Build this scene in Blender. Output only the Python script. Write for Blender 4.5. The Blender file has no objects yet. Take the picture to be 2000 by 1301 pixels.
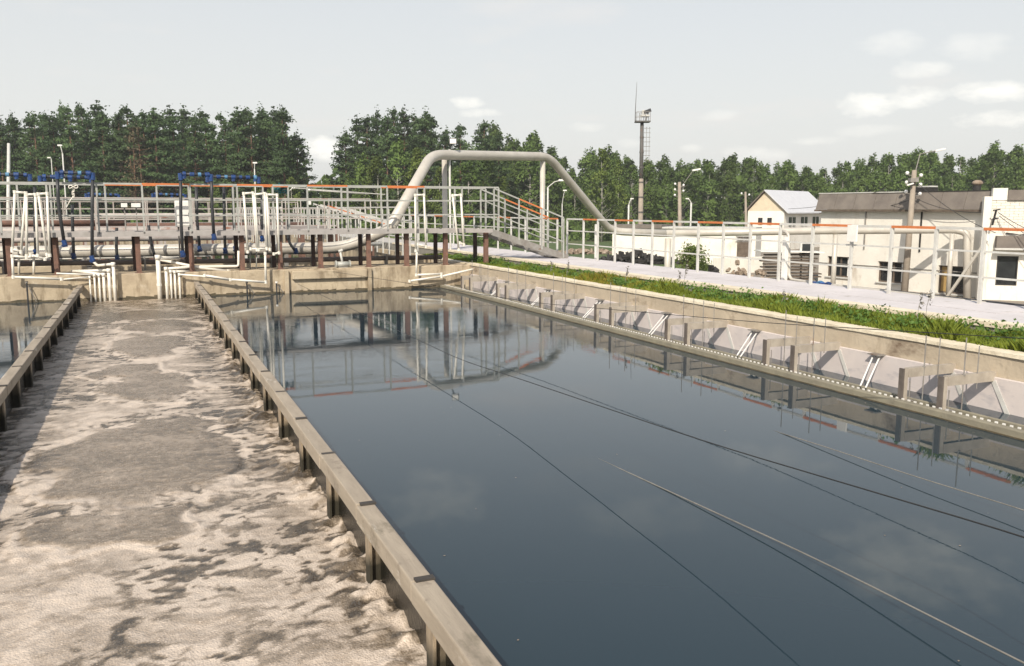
import bpy, math, random
import numpy as np
from mathutils import Vector, Matrix
random.seed(7); np.random.seed(7)
scn = bpy.context.scene
COL = scn.collection
# ------------------------------------------------------------------ camera
F, CW, CH = 1700.0, 2000.0, 1301.0
YAW, PITCH, EYE = math.radians(22.9), math.radians(8.12), 2.05
fw = Vector((math.sin(YAW)*math.cos(PITCH), math.cos(YAW)*math.cos(PITCH), -math.sin(PITCH)))
rt = Vector((math.cos(YAW), -math.sin(YAW), 0)); upv = rt.cross(fw)
C0 = Vector((0, 0, EYE))
cam = bpy.data.cameras.new('camera'); camo = bpy.data.objects.new('camera', cam); COL.objects.link(camo)
cam.sensor_width = 36; cam.lens = 36*F/CW; cam.clip_start = .05; cam.clip_end = 6000
m = Matrix((rt, upv, -fw)).transposed().to_4x4(); m.translation = C0; camo.matrix_world = m
scn.camera = camo
def ray(x, y): return fw*F + rt*(x-CW/2) - upv*(y-CH/2)
def atZ(x, y, z=0): d = ray(x, y); return C0 + d*((z-EYE)/d.z)
def atY(x, y, Y): d = ray(x, y); return C0 + d*(Y/d.y)
def atX(x, y, X): d = ray(x, y); return C0 + d*(X/d.x)
def atD(x, y, D): return C0 + ray(x, y)*(D/F)
# ------------------------------------------------------------------ world, sun, exposure
SUN_EL = math.radians(38.8)
sunvec = Vector((-.76, -1, 1.0)).normalized()      # towards the sun
w = bpy.data.worlds.new('World'); scn.world = w; w.use_nodes = True
nt = w.node_tree; nt.nodes.clear()
def nd(t, kind, **kw):
    n = t.nodes.new(kind)
    for k, v in kw.items():
        if k.startswith('_'): setattr(n, k[1:], v)
        else: n.inputs[k.replace('__', ' ')].default_value = v
    return n
sky = nd(nt, 'ShaderNodeTexSky', _sky_type='NISHITA', _sun_disc=False, _sun_elevation=SUN_EL,
         _sun_rotation=math.atan2(sunvec.x, sunvec.y), _air_density=1.0, _dust_density=2.5, _ozone_density=1.2, _altitude=100)
tc = nd(nt, 'ShaderNodeTexCoord'); sep = nd(nt, 'ShaderNodeSeparateXYZ'); nt.links.new(tc.outputs['Generated'], sep.inputs[0])
def wmath(op, a, b=None, c=None, clamp=False):
    n = nt.nodes.new('ShaderNodeMath'); n.operation = op; n.use_clamp = clamp
    for i, v in enumerate((a, b, c)):
        if v is None: continue
        if isinstance(v, (int, float)): n.inputs[i].default_value = v
        else: nt.links.new(v, n.inputs[i])
    return n.outputs[0]
def wmix(f, a, b):
    n = nt.nodes.new('ShaderNodeMix'); n.data_type = 'RGBA'
    nt.links.new(f, n.inputs[0]) if not isinstance(f, float) else setattr(n.inputs[0], 'default_value', f)
    for i, v in ((6, a), (7, b)):
        if isinstance(v, tuple): n.inputs[i].default_value = v
        else: nt.links.new(v, n.inputs[i])
    return n.outputs[2]
# thin summer haze: pale near the horizon, fading out by about 35 degrees up
hz = wmath('POWER', wmath('SUBTRACT', 1.0, wmath('MULTIPLY', wmath('ABSOLUTE', sep.outputs[2]), 1.0), clamp=True), 1.05)
hazef = wmath('MULTIPLY', hz, .97, clamp=True)
HZ = 6.75
skyc = wmix(hazef, sky.outputs[0], (HZ*1.0, HZ, HZ*.965, 1))
# clouds: noise on a flat layer far above
zc = wmath('ADD', wmath('MAXIMUM', sep.outputs[2], 0.0), .10)
cx = wmath('DIVIDE', sep.outputs[0], zc); cy = wmath('DIVIDE', sep.outputs[1], zc)
comb = nt.nodes.new('ShaderNodeCombineXYZ'); nt.links.new(cx, comb.inputs[0]); nt.links.new(cy, comb.inputs[1])
nz = nd(nt, 'ShaderNodeTexNoise', Scale=1.1, Detail=7.0, Roughness=.55); nt.links.new(comb.outputs[0], nz.inputs['Vector'])
nz3 = nd(nt, 'ShaderNodeTexNoise', Scale=26.0, Detail=6.0, Roughness=.6)
mapn = nd(nt, 'ShaderNodeMapping'); mapn.inputs['Scale'].default_value = (1, 1, 2.2)
nt.links.new(tc.outputs['Generated'], mapn.inputs[0]); nt.links.new(mapn.outputs[0], nz3.inputs['Vector'])
layer = wmath('MULTIPLY', wmath('SUBTRACT', nz.outputs[0], .56), 5.0, clamp=True)
layer = wmath('MULTIPLY', layer, .60)
skyc = wmix(layer, skyc, (6.95, 6.7, 6.4, 1))
# single small cumulus heads
tot = None
for (px, py, rx, ry, s) in ((1690, 205, 48, 20, 1), (1790, 190, 52, 17, 1), (1945, 180, 62, 20, 1), (1950, 232, 55, 15, .9), (1805, 132, 45, 16, .6),
                         (1740, 85, 60, 20, .35), (1900, 95, 60, 22, .35), (912, 200, 30, 11, .9), (938, 222, 36, 9, .8), (632, 286, 30, 24, 1.3), (1140, 250, 34, 9, .4),
                         (1350, 290, 24, 8, .5), (1400, 225, 40, 10, .3), (1590, 275, 45, 8, .5), (1225, 280, 25, 10, .35), (1700, 255, 70, 9, .3), (1480, 300, 60, 16, .5),
                         (1770, 1105, 120, 75, 1.0), (1880, 1130, 90, 45, .8), (850, 975, 95, 50, .7), (1260, 1010, 120, 40, .45), (1500, 900, 110, 30, .4)):
    d = ray(px, py).normalized()
    if py > 500: d.z = -d.z
    ux = d.cross(Vector((0, 0, 1))).normalized(); uy = ux.cross(d)
    def dot(v):
        n = nt.nodes.new('ShaderNodeVectorMath'); n.operation = 'DOT_PRODUCT'; nt.links.new(tc.outputs['Generated'], n.inputs[0]); n.inputs[1].default_value = v; return n.outputs['Value']
    a = wmath('MULTIPLY', dot(ux), F/rx); b = wmath('MULTIPLY', dot(uy), F/ry)
    r2 = wmath('ADD', wmath('MULTIPLY', a, a), wmath('MULTIPLY', b, b))
    g = wmath('SUBTRACT', 1.25, r2)
    g = wmath('ADD', g, wmath('MULTIPLY', wmath('SUBTRACT', nz3.outputs[0], .5), 5.0))
    front = wmath('GREATER_THAN', dot(d), 0.9)
    g = wmath('MULTIPLY', wmath('MULTIPLY', wmath('MULTIPLY', g, .55, clamp=True), s*.9), front, clamp=True)
    tot = g if tot is None else wmath('MAXIMUM', tot, g)
skyc = wmix(tot, skyc, (8.9, 8.75, 8.2, 1))
bg = nd(nt, 'ShaderNodeBackground', Strength=.10); nt.links.new(skyc, bg.inputs[0])
wo = nt.nodes.new('ShaderNodeOutputWorld'); nt.links.new(bg.outputs[0], wo.inputs[0])
sl = bpy.data.lights.new('sun', 'SUN'); sl.energy = 3.8; sl.angle = math.radians(.6); sl.color = (1.0, .91, .78)
so = bpy.data.objects.new('sun', sl); COL.objects.link(so); so.rotation_euler = sunvec.to_track_quat('Z', 'Y').to_euler()
scn.view_settings.view_transform = 'Standard'; scn.view_settings.look = 'None'
scn.view_settings.exposure = 0.40; scn.view_settings.gamma = 1; scn.view_settings.use_curve_mapping = False
scn.cycles.max_bounces = 6; scn.cycles.glossy_bounces = 3; scn.cycles.diffuse_bounces = 3; scn.cycles.transparent_max_bounces = 8
# ------------------------------------------------------------------ materials
def mat(name, c1, c2=None, scale=3.0, rough=.7, metal=0.0, bump=0.0, bscale=None, detail=5, spots=None, objvar=0.0, spec=.5, lo=.35, hi=.65, stretch=None, transl=0):
    M = bpy.data.materials.new(name); M.use_nodes = True; t = M.node_tree
    bs = t.nodes['Principled BSDF']; bs.inputs['Roughness'].default_value = rough; bs.inputs['Metallic'].default_value = metal
    bs.inputs['Specular IOR Level'].default_value = spec
    geo = t.nodes.new('ShaderNodeNewGeometry'); vec = geo.outputs['Position']
    if stretch:
        mp = t.nodes.new('ShaderNodeMapping'); mp.inputs['Scale'].default_value = stretch; t.links.new(vec, mp.inputs[0]); vec = mp.outputs[0]
    c2 = c2 or tuple(v*.7 for v in c1)
    nz = nd(t, 'ShaderNodeTexNoise', Scale=scale, Detail=detail, Roughness=.6); t.links.new(vec, nz.inputs['Vector'])
    rp = t.nodes.new('ShaderNodeValToRGB'); t.links.new(nz.outputs[0], rp.inputs[0])
    rp.color_ramp.elements[0].position = lo; rp.color_ramp.elements[1].position = hi
    rp.color_ramp.elements[0].color = (*c2, 1); rp.color_ramp.elements[1].color = (*c1, 1)
    col = rp.outputs[0]
    def mix(f, a, b, mode='MIX'):
        n = t.nodes.new('ShaderNodeMix'); n.data_type = 'RGBA'; n.blend_type = mode
        if isinstance(f, float): n.inputs[0].default_value = f
        else: t.links.new(f, n.inputs[0])
        for i, v in ((6, a), (7, b)):
            if isinstance(v, tuple): n.inputs[i].default_value = v
            else: t.links.new(v, n.inputs[i])
        return n.outputs[2]
    if spots:      # (colour, scale, threshold, softness)
        for (sc, ss, th, sf, st) in spots:
            v2 = geo.outputs['Position']
            if st:
                mp = t.nodes.new('ShaderNodeMapping'); mp.inputs['Scale'].default_value = st; t.links.new(v2, mp.inputs[0]); v2 = mp.outputs[0]
            n2 = nd(t, 'ShaderNodeTexNoise', Scale=ss, Detail=6.0, Roughness=.65); t.links.new(v2, n2.inputs['Vector'])
            r2 = t.nodes.new('ShaderNodeMapRange'); r2.inputs[1].default_value = th; r2.inputs[2].default_value = th+sf; t.links.new(n2.outputs[0], r2.inputs[0])
            col = mix(r2.outputs[0], col, (*sc, 1))
    if objvar:
        oi = t.nodes.new('ShaderNodeObjectInfo'); r3 = t.nodes.new('ShaderNodeMapRange'); t.links.new(oi.outputs['Random'], r3.inputs[0])
        r3.inputs[3].default_value = 1-objvar; r3.inputs[4].default_value = 1+objvar
        hs = t.nodes.new('ShaderNodeHueSaturation'); t.links.new(col, hs.inputs['Color']); t.links.new(r3.outputs[0], hs.inputs['Value']); col = hs.outputs[0]
    t.links.new(col, bs.inputs['Base Color'])
    if bump:
        n4 = nd(t, 'ShaderNodeTexNoise', Scale=bscale or scale*6, Detail=6.0, Roughness=.6); t.links.new(vec, n4.inputs['Vector'])
        bp = nd(t, 'ShaderNodeBump', Strength=1.0, Distance=bump); t.links.new(n4.outputs[0], bp.inputs['Height']); t.links.new(bp.outputs[0], bs.inputs['Normal'])
    if transl:
        tr = t.nodes.new('ShaderNodeBsdfTranslucent'); t.links.new(col, tr.inputs[0])
        ms = t.nodes.new('ShaderNodeMixShader'); ms.inputs[0].default_value = transl
        out = t.nodes['Material Output']; t.links.new(bs.outputs[0], ms.inputs[1]); t.links.new(tr.outputs[0], ms.inputs[2]); t.links.new(ms.outputs[0], out.inputs[0])
    return M
conc = mat('concrete', (.50, .42, .30), (.38, .31, .22), 2.2, .9, bump=.012, bscale=14, spots=[((.22, .17, .11), 3.2, .50, .14, (1, 1, .22)), ((.15, .11, .07), 1.3, .60, .16, (1, 1, 1.6)), ((.58, .52, .41), 3.1, .6, .2, None)])
conc_side = mat('concrete_stained_wall', (.52, .44, .33), (.42, .35, .26), 1.7, .9, bump=.010, bscale=14, spots=[((.30, .24, .17), 3.0, .58, .14, (1, 1, .22)), ((.17, .12, .08), .9, .56, .12, (1, 1, 2.2)), ((.60, .53, .42), 2.4, .62, .2, None)])
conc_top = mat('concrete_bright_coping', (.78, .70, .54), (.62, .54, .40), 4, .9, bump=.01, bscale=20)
wetline = mat('wet_algae_band', (.07, .06, .035), (.13, .10, .06), 6, .5, bump=.01)
pave = mat('pavement_concrete', (.62, .59, .595), (.53, .505, .505), 1.2, .85, bump=.005, bscale=30, spots=[((.40, .37, .34), 2.6, .60, .12, None), ((.30, .28, .27), .8, .6, .2, None)])
kerbm = mat('kerb_concrete', (.50, .48, .45), (.40, .38, .35), 2.5, .85, bump=.006, bscale=20)
greymetal = mat('grey_painted_steel', (.42, .43, .40), (.33, .33, .31), 5, .5, .1, bump=.001, spots=[((.22, .13, .07), 7, .68, .08, None)])
greydk = mat('weathered_steel', (.30, .29, .27), (.22, .20, .18), 6, .55, .2, bump=.001, spots=[((.17, .09, .05), 5, .62, .1, None)])
bracket_m = mat('galvanised_bracket', (.43, .385, .32), (.33, .29, .24), 8, .6, .05, bump=.002, spots=[((.15, .10, .07), 6, .64, .1, None)])
orange = mat('orange_paint', (.60, .19, .06), (.48, .15, .05), 8, .5, spots=[((.30, .22, .17), 9, .68, .08, None)])
whitep = mat('white_pipe_plastic', (.80, .77, .69), (.70, .66, .58), 6, .4)
rust = mat('rusty_brown_steel', (.20, .105, .075), (.12, .07, .052), 7, .75, bump=.004, spots=[((.26, .10, .05), 12, .62, .1, None)])
rust_shade = mat('shaded_rusty_steel', (.060, .034, .028), (.035, .024, .022), 7, .8, bump=.003)  # shaded copy of the rust: rear posts' shade put into the colour
blackp = mat('black_hose', (.022, .024, .028), (.04, .042, .045), 9, .45)
bluef = mat('blue_fitting', (.018, .065, .22), (.015, .035, .11), 14, .35)
cyanf = mat('pale_blue_fitting', (.11, .26, .40), (.05, .15, .30), 14, .35)
pipe_l = mat('pale_pipe_cladding', (.56, .53, .47), (.47, .44, .39), 1.5, .45, .1, bump=.003, bscale=5, spots=[((.40, .36, .30), 1.1, .55, .2, None), ((.30, .24, .18), 3, .68, .1, None)])
pipe_g = mat('brown_grey_pipe', (.20, .165, .14), (.14, .115, .10), 3, .7, bump=.003)
sheet = mat('grey_liner_sheet', (.62, .56, .53), (.54, .49, .475), 2.5, .55, bump=.006, bscale=3.5, spots=[((.33, .32, .34), 2.0, .55, .2, (1, 1, 3))])
lip = mat('launder_lip', (.285, .26, .19), (.22, .20, .15), 5, .7, bump=.006, bscale=25, spots=[((.15, .13, .09), 7, .62, .1, None)])
trough = mat('launder_trough', (.14, .125, .11), (.09, .08, .07), 6, .5)
white = mat('white_enamel', (.80, .79, .75), (.72, .70, .66), 6, .4)
beamm = mat('weathered_timber', (.37, .315, .245), (.29, .245, .19), 3, .85, bump=.004, bscale=9, stretch=(5, .8, 5), spots=[((.20, .165, .13), 5, .60, .12, None), ((.12, .105, .07), 2.2, .60, .10, (1, .5, 1)), ((.55, .50, .43), 7, .62, .1, (1, .3, 1))])
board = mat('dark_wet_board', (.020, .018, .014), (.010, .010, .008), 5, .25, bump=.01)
tabm = mat('dark_joint_plate', (.07, .06, .05), (.04, .035, .03), 9, .7)
insul = mat('white_insulator', (.82, .82, .80), (.75, .74, .72), 6, .25)
concpole = mat('pole_concrete', (.34, .29, .23), (.27, .23, .19), 3, .9, bump=.006)
mastm = mat('mast_steel', (.11, .105, .10), (.08, .075, .07), 4, .7, spots=[((.17, .09, .06), 3, .58, .1, None)])
wirem = mat('wire', (.03, .03, .03), None, 5, .6)
ropem = mat('pale_rope', (.24, .225, .20), None, 9, .8)
plaster = mat('whitewashed_wall', (.80, .77, .70), (.72, .69, .62), 1.1, .9, bump=.01, bscale=9, spots=[((.60, .54, .46), 1.6, .58, .16, (1, 1, .2)), ((.50, .44, .36), .7, .60, .15, (1, 1, .6)), ((.42, .36, .30), 3, .68, .08, None)])
brickw = mat('whitewashed_brick', (.78, .74, .66), (.70, .66, .58), 5, .9, bump=.01, bscale=18)
roofg = mat('weathered_roof_sheet', (.20, .175, .15), (.145, .125, .11), 1.4, .85, bump=.01, bscale=8)
roofpale = mat('pale_metal_roof', (.60, .61, .64), (.54, .55, .58), 2, .6, .0)
dark = mat('dark_felt', (.03, .028, .026), None, 6, .8)
glassm = mat('dark_window_glass', (.012, .014, .016), (.03, .033, .036), 1.5, .12, spec=.6)
ochre = mat('ochre_board', (.42, .28, .10), (.34, .22, .08), 4, .8)
gable = mat('yellow_gable_boarding', (.64, .55, .41), (.56, .48, .36), 3, .8)
bark = mat('pine_bark', (.16, .085, .05), (.09, .055, .038), 2, .95, bump=.02)
barkb = mat('birch_bark', (.34, .33, .29), (.12, .11, .10), 3, .9, lo=.42, hi=.5, stretch=(1, 1, 4))
pineleaf = mat('pine_needles', (.125, .190, .080), (.085, .142, .060), .35, .8, objvar=.3, transl=.42, spec=.2)
pinedry = mat('dry_pine_needles', (.17, .14, .085), (.11, .11, .06), .35, .85, objvar=.25, transl=.25, spec=.2)
birchleaf = mat('birch_leaves', (.165, .240, .065), (.110, .175, .050), .3, .75, objvar=.3, transl=.42, spec=.25)
limeleaf = mat('bright_leaves', (.20, .26, .065), (.14, .20, .05), .4, .7, objvar=.2, transl=.42, spec=.25)
lawn = mat('lawn', (.085, .125, .035), (.060, .095, .030), .25, .95, bump=.03, bscale=6, spots=[((.14, .12, .06), .08, .56, .1, None)])
dirt = mat('dirt', (.27, .235, .19), (.20, .17, .135), .6, .95, bump=.02, bscale=6, spots=[((.09, .12, .045), .35, .58, .1, None)])
soil = mat('soil', (.10, .085, .05), (.06, .06, .03), 5, .95, bump=.02)
debris = mat('rubble', (.36, .29, .22), (.20, .15, .11), 3, .9, bump=.02)
woodold = mat('old_boards', (.15, .115, .085), (.08, .06, .045), 4, .85)
bluew = mat('blue_plastic', (.05, .12, .36), None, 6, .5)
tealnet = mat('teal_net', (.03, .17, .19), None, 9, .8)

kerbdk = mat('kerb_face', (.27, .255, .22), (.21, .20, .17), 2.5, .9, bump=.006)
palepaint = mat('pale_grey_paint', (.58, .58, .55), (.48, .47, .44), 5, .5, spots=[((.28, .18, .11), 7, .70, .06, None)])
backpaint = mat('dull_grey_paint', (.46, .43, .40), (.36, .31, .28), 2, .6, spots=[((.30, .15, .10), 1.5, .60, .08, None)])
# ---- water
def water_mat(name, base, rmask=True, rough=.02, amp=.0013):
    M = bpy.data.materials.new(name); M.use_nodes = True; t = M.node_tree; bs = t.nodes['Principled BSDF']
    bs.inputs['Base Color'].default_value = (*base, 1); bs.inputs['Roughness'].default_value = rough; bs.inputs['IOR'].default_value = 1.33
    geo = t.nodes.new('ShaderNodeNewGeometry')
    def mk(st, scale, det=3.0, dist=0):
        mp = t.nodes.new('ShaderNodeMapping'); mp.inputs['Scale'].default_value = st; t.links.new(geo.outputs['Position'], mp.inputs[0])
        n = nd(t, 'ShaderNodeTexNoise', Scale=scale, Detail=det, Roughness=.55, Distortion=dist); t.links.new(mp.outputs[0], n.inputs['Vector']); return n.outputs[0]
    def mth(op, a, b):
        n = t.nodes.new('ShaderNodeMath'); n.operation = op
        for i, v in enumerate((a, b)):
            if isinstance(v, (int, float)): n.inputs[i].default_value = v
            else: t.links.new(v, n.inputs[i])
        return n.outputs[0]
    calm = mk((1, 1, 1), 1.1, 2.0)
    fine = mk((1, 2.4, 1), 7.0, 3.0, .4)
    h = mth('MULTIPLY', calm, .0006)
    if rmask:     # cat's paws: rippled patches near the far end, calm elsewhere
        sp = t.nodes.new('ShaderNodeSeparateXYZ'); t.links.new(geo.outputs['Position'], sp.inputs[0])
        a = t.nodes.new('ShaderNodeMapRange'); a.interpolation_type = 'SMOOTHSTEP'; a.inputs[1].default_value = 9.5; a.inputs[2].default_value = 12.5; t.links.new(sp.outputs[1], a.inputs[0])
        b = t.nodes.new('ShaderNodeMapRange'); b.interpolation_type = 'SMOOTHSTEP'; b.inputs[1].default_value = 19.5; b.inputs[2].default_value = 17; t.links.new(sp.outputs[1], b.inputs[0])
        pt = mk((.5, 1.2, 1), .8, 3.0)
        c = t.nodes.new('ShaderNodeMapRange'); c.inputs[1].default_value = .42; c.inputs[2].default_value = .58; t.links.new(pt, c.inputs[0])
        mk2 = mth('ADD', mth('MULTIPLY', mth('MULTIPLY', a.outputs[0], b.outputs[0]), mth('ADD', mth('MULTIPLY', c.outputs[0], .9), .1)), .06)
        h = mth('ADD', h, mth('MULTIPLY', mth('MULTIPLY', fine, amp), mk2))
    else:
        h = mth('ADD', h, mth('MULTIPLY', fine, amp*.3))
    bp = nd(t, 'ShaderNodeBump', Strength=1.0, Distance=1.0); t.links.new(h, bp.inputs['Height']); t.links.new(bp.outputs[0], bs.inputs['Normal'])
    return M
waterm = water_mat('clear_tank_water', (.019, .036, .048))
backwater = water_mat('back_tank_water', (.020, .030, .026), rmask=False)
# ------------------------------------------------------------------ mesh helpers
class MB:
    def __init__(s): s.v = []; s.f = []
    def quad(s, a, b, c, d):
        n = len(s.v); s.v += [tuple(a), tuple(b), tuple(c), tuple(d)]; s.f.append((n, n+1, n+2, n+3)); return s
    def box(s, x0, x1, y0, y1, z0, z1):
        n = len(s.v); s.v += [(x0,y0,z0),(x1,y0,z0),(x1,y1,z0),(x0,y1,z0),(x0,y0,z1),(x1,y0,z1),(x1,y1,z1),(x0,y1,z1)]
        s.f += [(n,n+3,n+2,n+1),(n+4,n+5,n+6,n+7),(n,n+1,n+5,n+4),(n+1,n+2,n+6,n+5),(n+2,n+3,n+7,n+6),(n+3,n,n+4,n+7)]; return s
    def bar(s, a, b, wd, ht, up=(0, 0, 1)):       # rectangular bar from a to b
        a, b = Vector(a), Vector(b); d = (b-a).normalized(); u = Vector(up)
        if abs(d.dot(u)) > .98: u = Vector((0, 1, 0))
        sx = d.cross(u).normalized(); uy = sx.cross(d)
        n = len(s.v)
        for p in (a, b):
            for (i, j) in ((-1,-1),(1,-1),(1,1),(-1,1)): s.v.append(tuple(p + sx*i*wd/2 + uy*j*ht/2))
        s.f += [(n,n+1,n+2,n+3),(n+7,n+6,n+5,n+4),(n,n+4,n+5,n+1),(n+1,n+5,n+6,n+2),(n+2,n+6,n+7,n+3),(n+3,n+7,n+4,n)]; return s
    def tube(s, pts, r, k=8, caps=True):
        pts = [Vector(p) for p in pts]; rr = r if isinstance(r, (list, tuple)) else [r]*len(pts)
        n0 = len(s.v); prev = None
        for i, p in enumerate(pts):
            d = (pts[min(i+1, len(pts)-1)] - pts[max(i-1, 0)]).normalized()
            if prev is None:
                u = Vector((0, 0, 1)) if abs(d.z) < .9 else Vector((0, 1, 0)); sx = d.cross(u).normalized()
            else: sx = (prev - d*prev.dot(d)).normalized()
            prev = sx; uy = sx.cross(d)
            for j in range(k):
                a = 2*math.pi*j/k; s.v.append(tuple(p + (sx*math.cos(a)+uy*math.sin(a))*rr[i]))
        for i in range(len(pts)-1):
            for j in range(k):
                a = n0+i*k+j; b = n0+i*k+(j+1) % k; s.f.append((a, b, b+k, a+k))
        if caps: s.f.append(tuple(n0+j for j in range(k))[::-1]); s.f.append(tuple(n0+(len(pts)-1)*k+j for j in range(k)))
        return s
    def mesh(s, name, smooth=False):
        me = bpy.data.meshes.new(name); me.from_pydata(s.v, [], s.f); me.update()
        if smooth: me.shade_smooth()
        return me
def obj(name, mb, material, parent=None, smooth=False, bevel=0, **props):
    me = mb.mesh(name, smooth) if isinstance(mb, MB) else mb
    if not me.materials: me.materials.append(material)
    o = bpy.data.objects.new(name, me); COL.objects.link(o)
    if parent:
        o.parent = parent; o.matrix_parent_inverse = parent.matrix_basis.inverted()
    if bevel:
        bv = o.modifiers.new('bevel', 'BEVEL'); bv.width = bevel; bv.segments = 2; bv.limit_method = 'ANGLE'
    for k, v in props.items(): o[k] = v
    return o
def thing(name, label, cat, group=None, loc=(0, 0, 0)):
    o = bpy.data.objects.new(name, None); COL.objects.link(o); o.location = loc; o.empty_display_size = .2
    o.matrix_basis = Matrix.Translation(Vector(loc))
    o['label'] = label; o['category'] = cat
    if group: o['group'] = group
    return o
def tag(o, label, cat, group=None):
    o['label'] = label; o['category'] = cat
    if group: o['group'] = group
    return o
def smoothpath(pts, r=.3, n=5):
    """polyline with rounded corners"""
    pts = [Vector(p) for p in pts]; out = [pts[0]]
    for i in range(1, len(pts)-1):
        a = (pts[i-1]-pts[i]); b = (pts[i+1]-pts[i]); q = min(r, a.length*.45, b.length*.45)
        p0 = pts[i]+a.normalized()*q; p2 = pts[i]+b.normalized()*q
        for k in range(n+1):
            t = k/n; out.append(p0*(1-t)**2 + pts[i]*2*t*(1-t) + p2*t*t)
    out.append(pts[-1]); return out
def sag(a, b, s=.3, n=14):
    a, b = Vector(a), Vector(b)
    return [a.lerp(b, i/n) - Vector((0, 0, s*4*(i/n)*(1-i/n))) for i in range(n+1)]
# numpy perlin noise
_perm = np.random.RandomState(3).permutation(256); _perm = np.concatenate([_perm, _perm, _perm])
_gr = np.random.RandomState(5).uniform(0, 2*np.pi, 256)
def perlin(x, y):
    xi = np.floor(x).astype(int); yi = np.floor(y).astype(int); xf = x-xi; yf = y-yi
    u = xf**3*(xf*(xf*6-15)+10); v = yf**3*(yf*(yf*6-15)+10)
    def g(ix, iy, dx, dy):
        h = _perm[(_perm[ix & 255] + iy) & 255]; a = _gr[h]; return np.cos(a)*dx+np.sin(a)*dy
    n00 = g(xi, yi, xf, yf); n10 = g(xi+1, yi, xf-1, yf); n01 = g(xi, yi+1, xf, yf-1); n11 = g(xi+1, yi+1, xf-1, yf-1)
    return (n00*(1-u)+n10*u)*(1-v) + (n01*(1-u)+n11*u)*v
def fbm(x, y, o=4):
    s = 0; a = 1
    for i in range(o): s = s + a*perlin(x*2**i+17.3*i, y*2**i+5.1*i); a *= .5
    return s
# ================================================================== SETTING
S = dict(kind='structure')
GZ = -1.85
# ground, far terrain
obj('ground', MB().quad((-600, -300, GZ), (700, -300, GZ), (700, 900, GZ), (-600, 900, GZ)), lawn, **S)
p = [atZ(1320, 700, GZ), atZ(2900, 700, GZ), atZ(2400, 478, GZ), atZ(1400, 478, GZ)]
q = MB(); q.quad(*[(v.x, v.y, GZ+.006) for v in (p[0]+Vector((-2,-8,0)), p[1], p[2], p[3])]); obj('dirt_yard', q, dirt, **S)
# tank walls
XW = 8.0; YW = 21.8
b = MB().box(XW, XW+.22, -8, YW+4.6, GZ, .58); obj('tank_side_wall', b, conc_side, **S)
# uneven bright coping (its edge is rough)
nn = 180; cop = MB(); ys = np.linspace(-8, YW+4.6, nn)
for i in range(nn-1):
    for (k) in (0,):
        j0 = .012*perlin(np.array([ys[i]*2.3]), np.array([1.]))[0]; j1 = .012*perlin(np.array([ys[i+1]*2.3]), np.array([1.]))[0]
        h0 = .604+.012*perlin(np.array([ys[i]*1.3]), np.array([4.]))[0]; h1 = .604+.012*perlin(np.array([ys[i+1]*1.3]), np.array([4.]))[0]
        cop.quad((XW-.02+j0, ys[i], h0), (XW+.235+j0, ys[i], h0), (XW+.235+j1, ys[i+1], h1), (XW-.02+j1, ys[i+1], h1))
        cop.quad((XW-.02+j0, ys[i], .565), (XW-.02+j0, ys[i], h0), (XW-.02+j1, ys[i+1], h1), (XW-.02+j1, ys[i+1], .565))
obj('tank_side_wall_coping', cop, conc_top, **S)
b = MB().box(-9, XW, YW, YW+1.25, GZ, .58); fwall = obj('tank_end_wall', b, conc, bevel=.02, **S)
rr_ = random.Random(6); wb = MB(); x = -9.0
while x < XW-.15:
    w0 = rr_.uniform(.08, .25); wb.quad((x, YW-.004, -.3), (min(x+w0, XW-.02), YW-.004, -.3), (min(x+w0, XW-.02), YW-.004, rr_.uniform(.03, .07)), (x, YW-.004, rr_.uniform(.03, .07))); x += w0
obj('wet_band', wb, wetline, fwall, kind='stuff')
b = MB().box(XW-.014, XW-.003, -8, YW-.02, -.3, .02); obj('wet_band', b, wetline)['kind'] = 'structure'
# piers and chamfered pads on the end wall
for px in (560, 722):
    c = atY(px, 545, YW-.05); b = MB().box(c.x-.05, c.x+.05, YW-.09, YW-.004, -.3, .56); obj('wall_pier', b, conc, fwall, bevel=.01)
c0, c1 = atY(570, 545, YW), atY(722, 545, YW)
b = MB().box(c0.x, c1.x-.07, YW-.10, YW-.003, .33, .54); obj('wall_pad', b, conc, fwall, bevel=.02)
b = MB().box(-9, 1.0, -6.4, -6, GZ, .6); b.box(1.0, 8, -6.4, -6, GZ, .6); obj('tank_near_wall', b, conc, **S)
b = MB().box(-9.4, -9, -8, YW+40, GZ, .58); obj('tank_left_wall', b, conc, **S)
# second wall and the back tank
b = MB().box(-9, 7.98, 25.2, 25.55, GZ, .60); obj('second_tank_wall', b, conc, bevel=.015, **S)
b = MB().box(-9, XW, 62, 62.4, GZ, .6); obj('back_tank_wall', b, conc, **S)
b = MB().box(XW, XW+.22, 26.4, 62.4, GZ, .60); obj('back_tank_side_wall', b, conc, **S)
obj('gutter_water', MB().quad((-9, YW+1.25, .12), (XW, YW+1.25, .12), (XW, 25.2, .12), (-9, 25.2, .12)), backwater, **S)
obj('back_tank_water', MB().quad((-9, 25.55, .0), (XW, 25.55, .0), (XW, 62, .0), (-9, 62, .0)), backwater, **S)
obj('settling_tank_water', MB().quad((1.149, -6, 0), (XW, -6, 0), (XW, YW, 0), (1.149, YW, 0)), waterm, **S)
obj('left_tank_water', MB().quad((-9, -6, 0), (-1.384, -6, 0), (-1.384, YW, 0), (-9, YW, 0)), waterm, **S)
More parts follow.
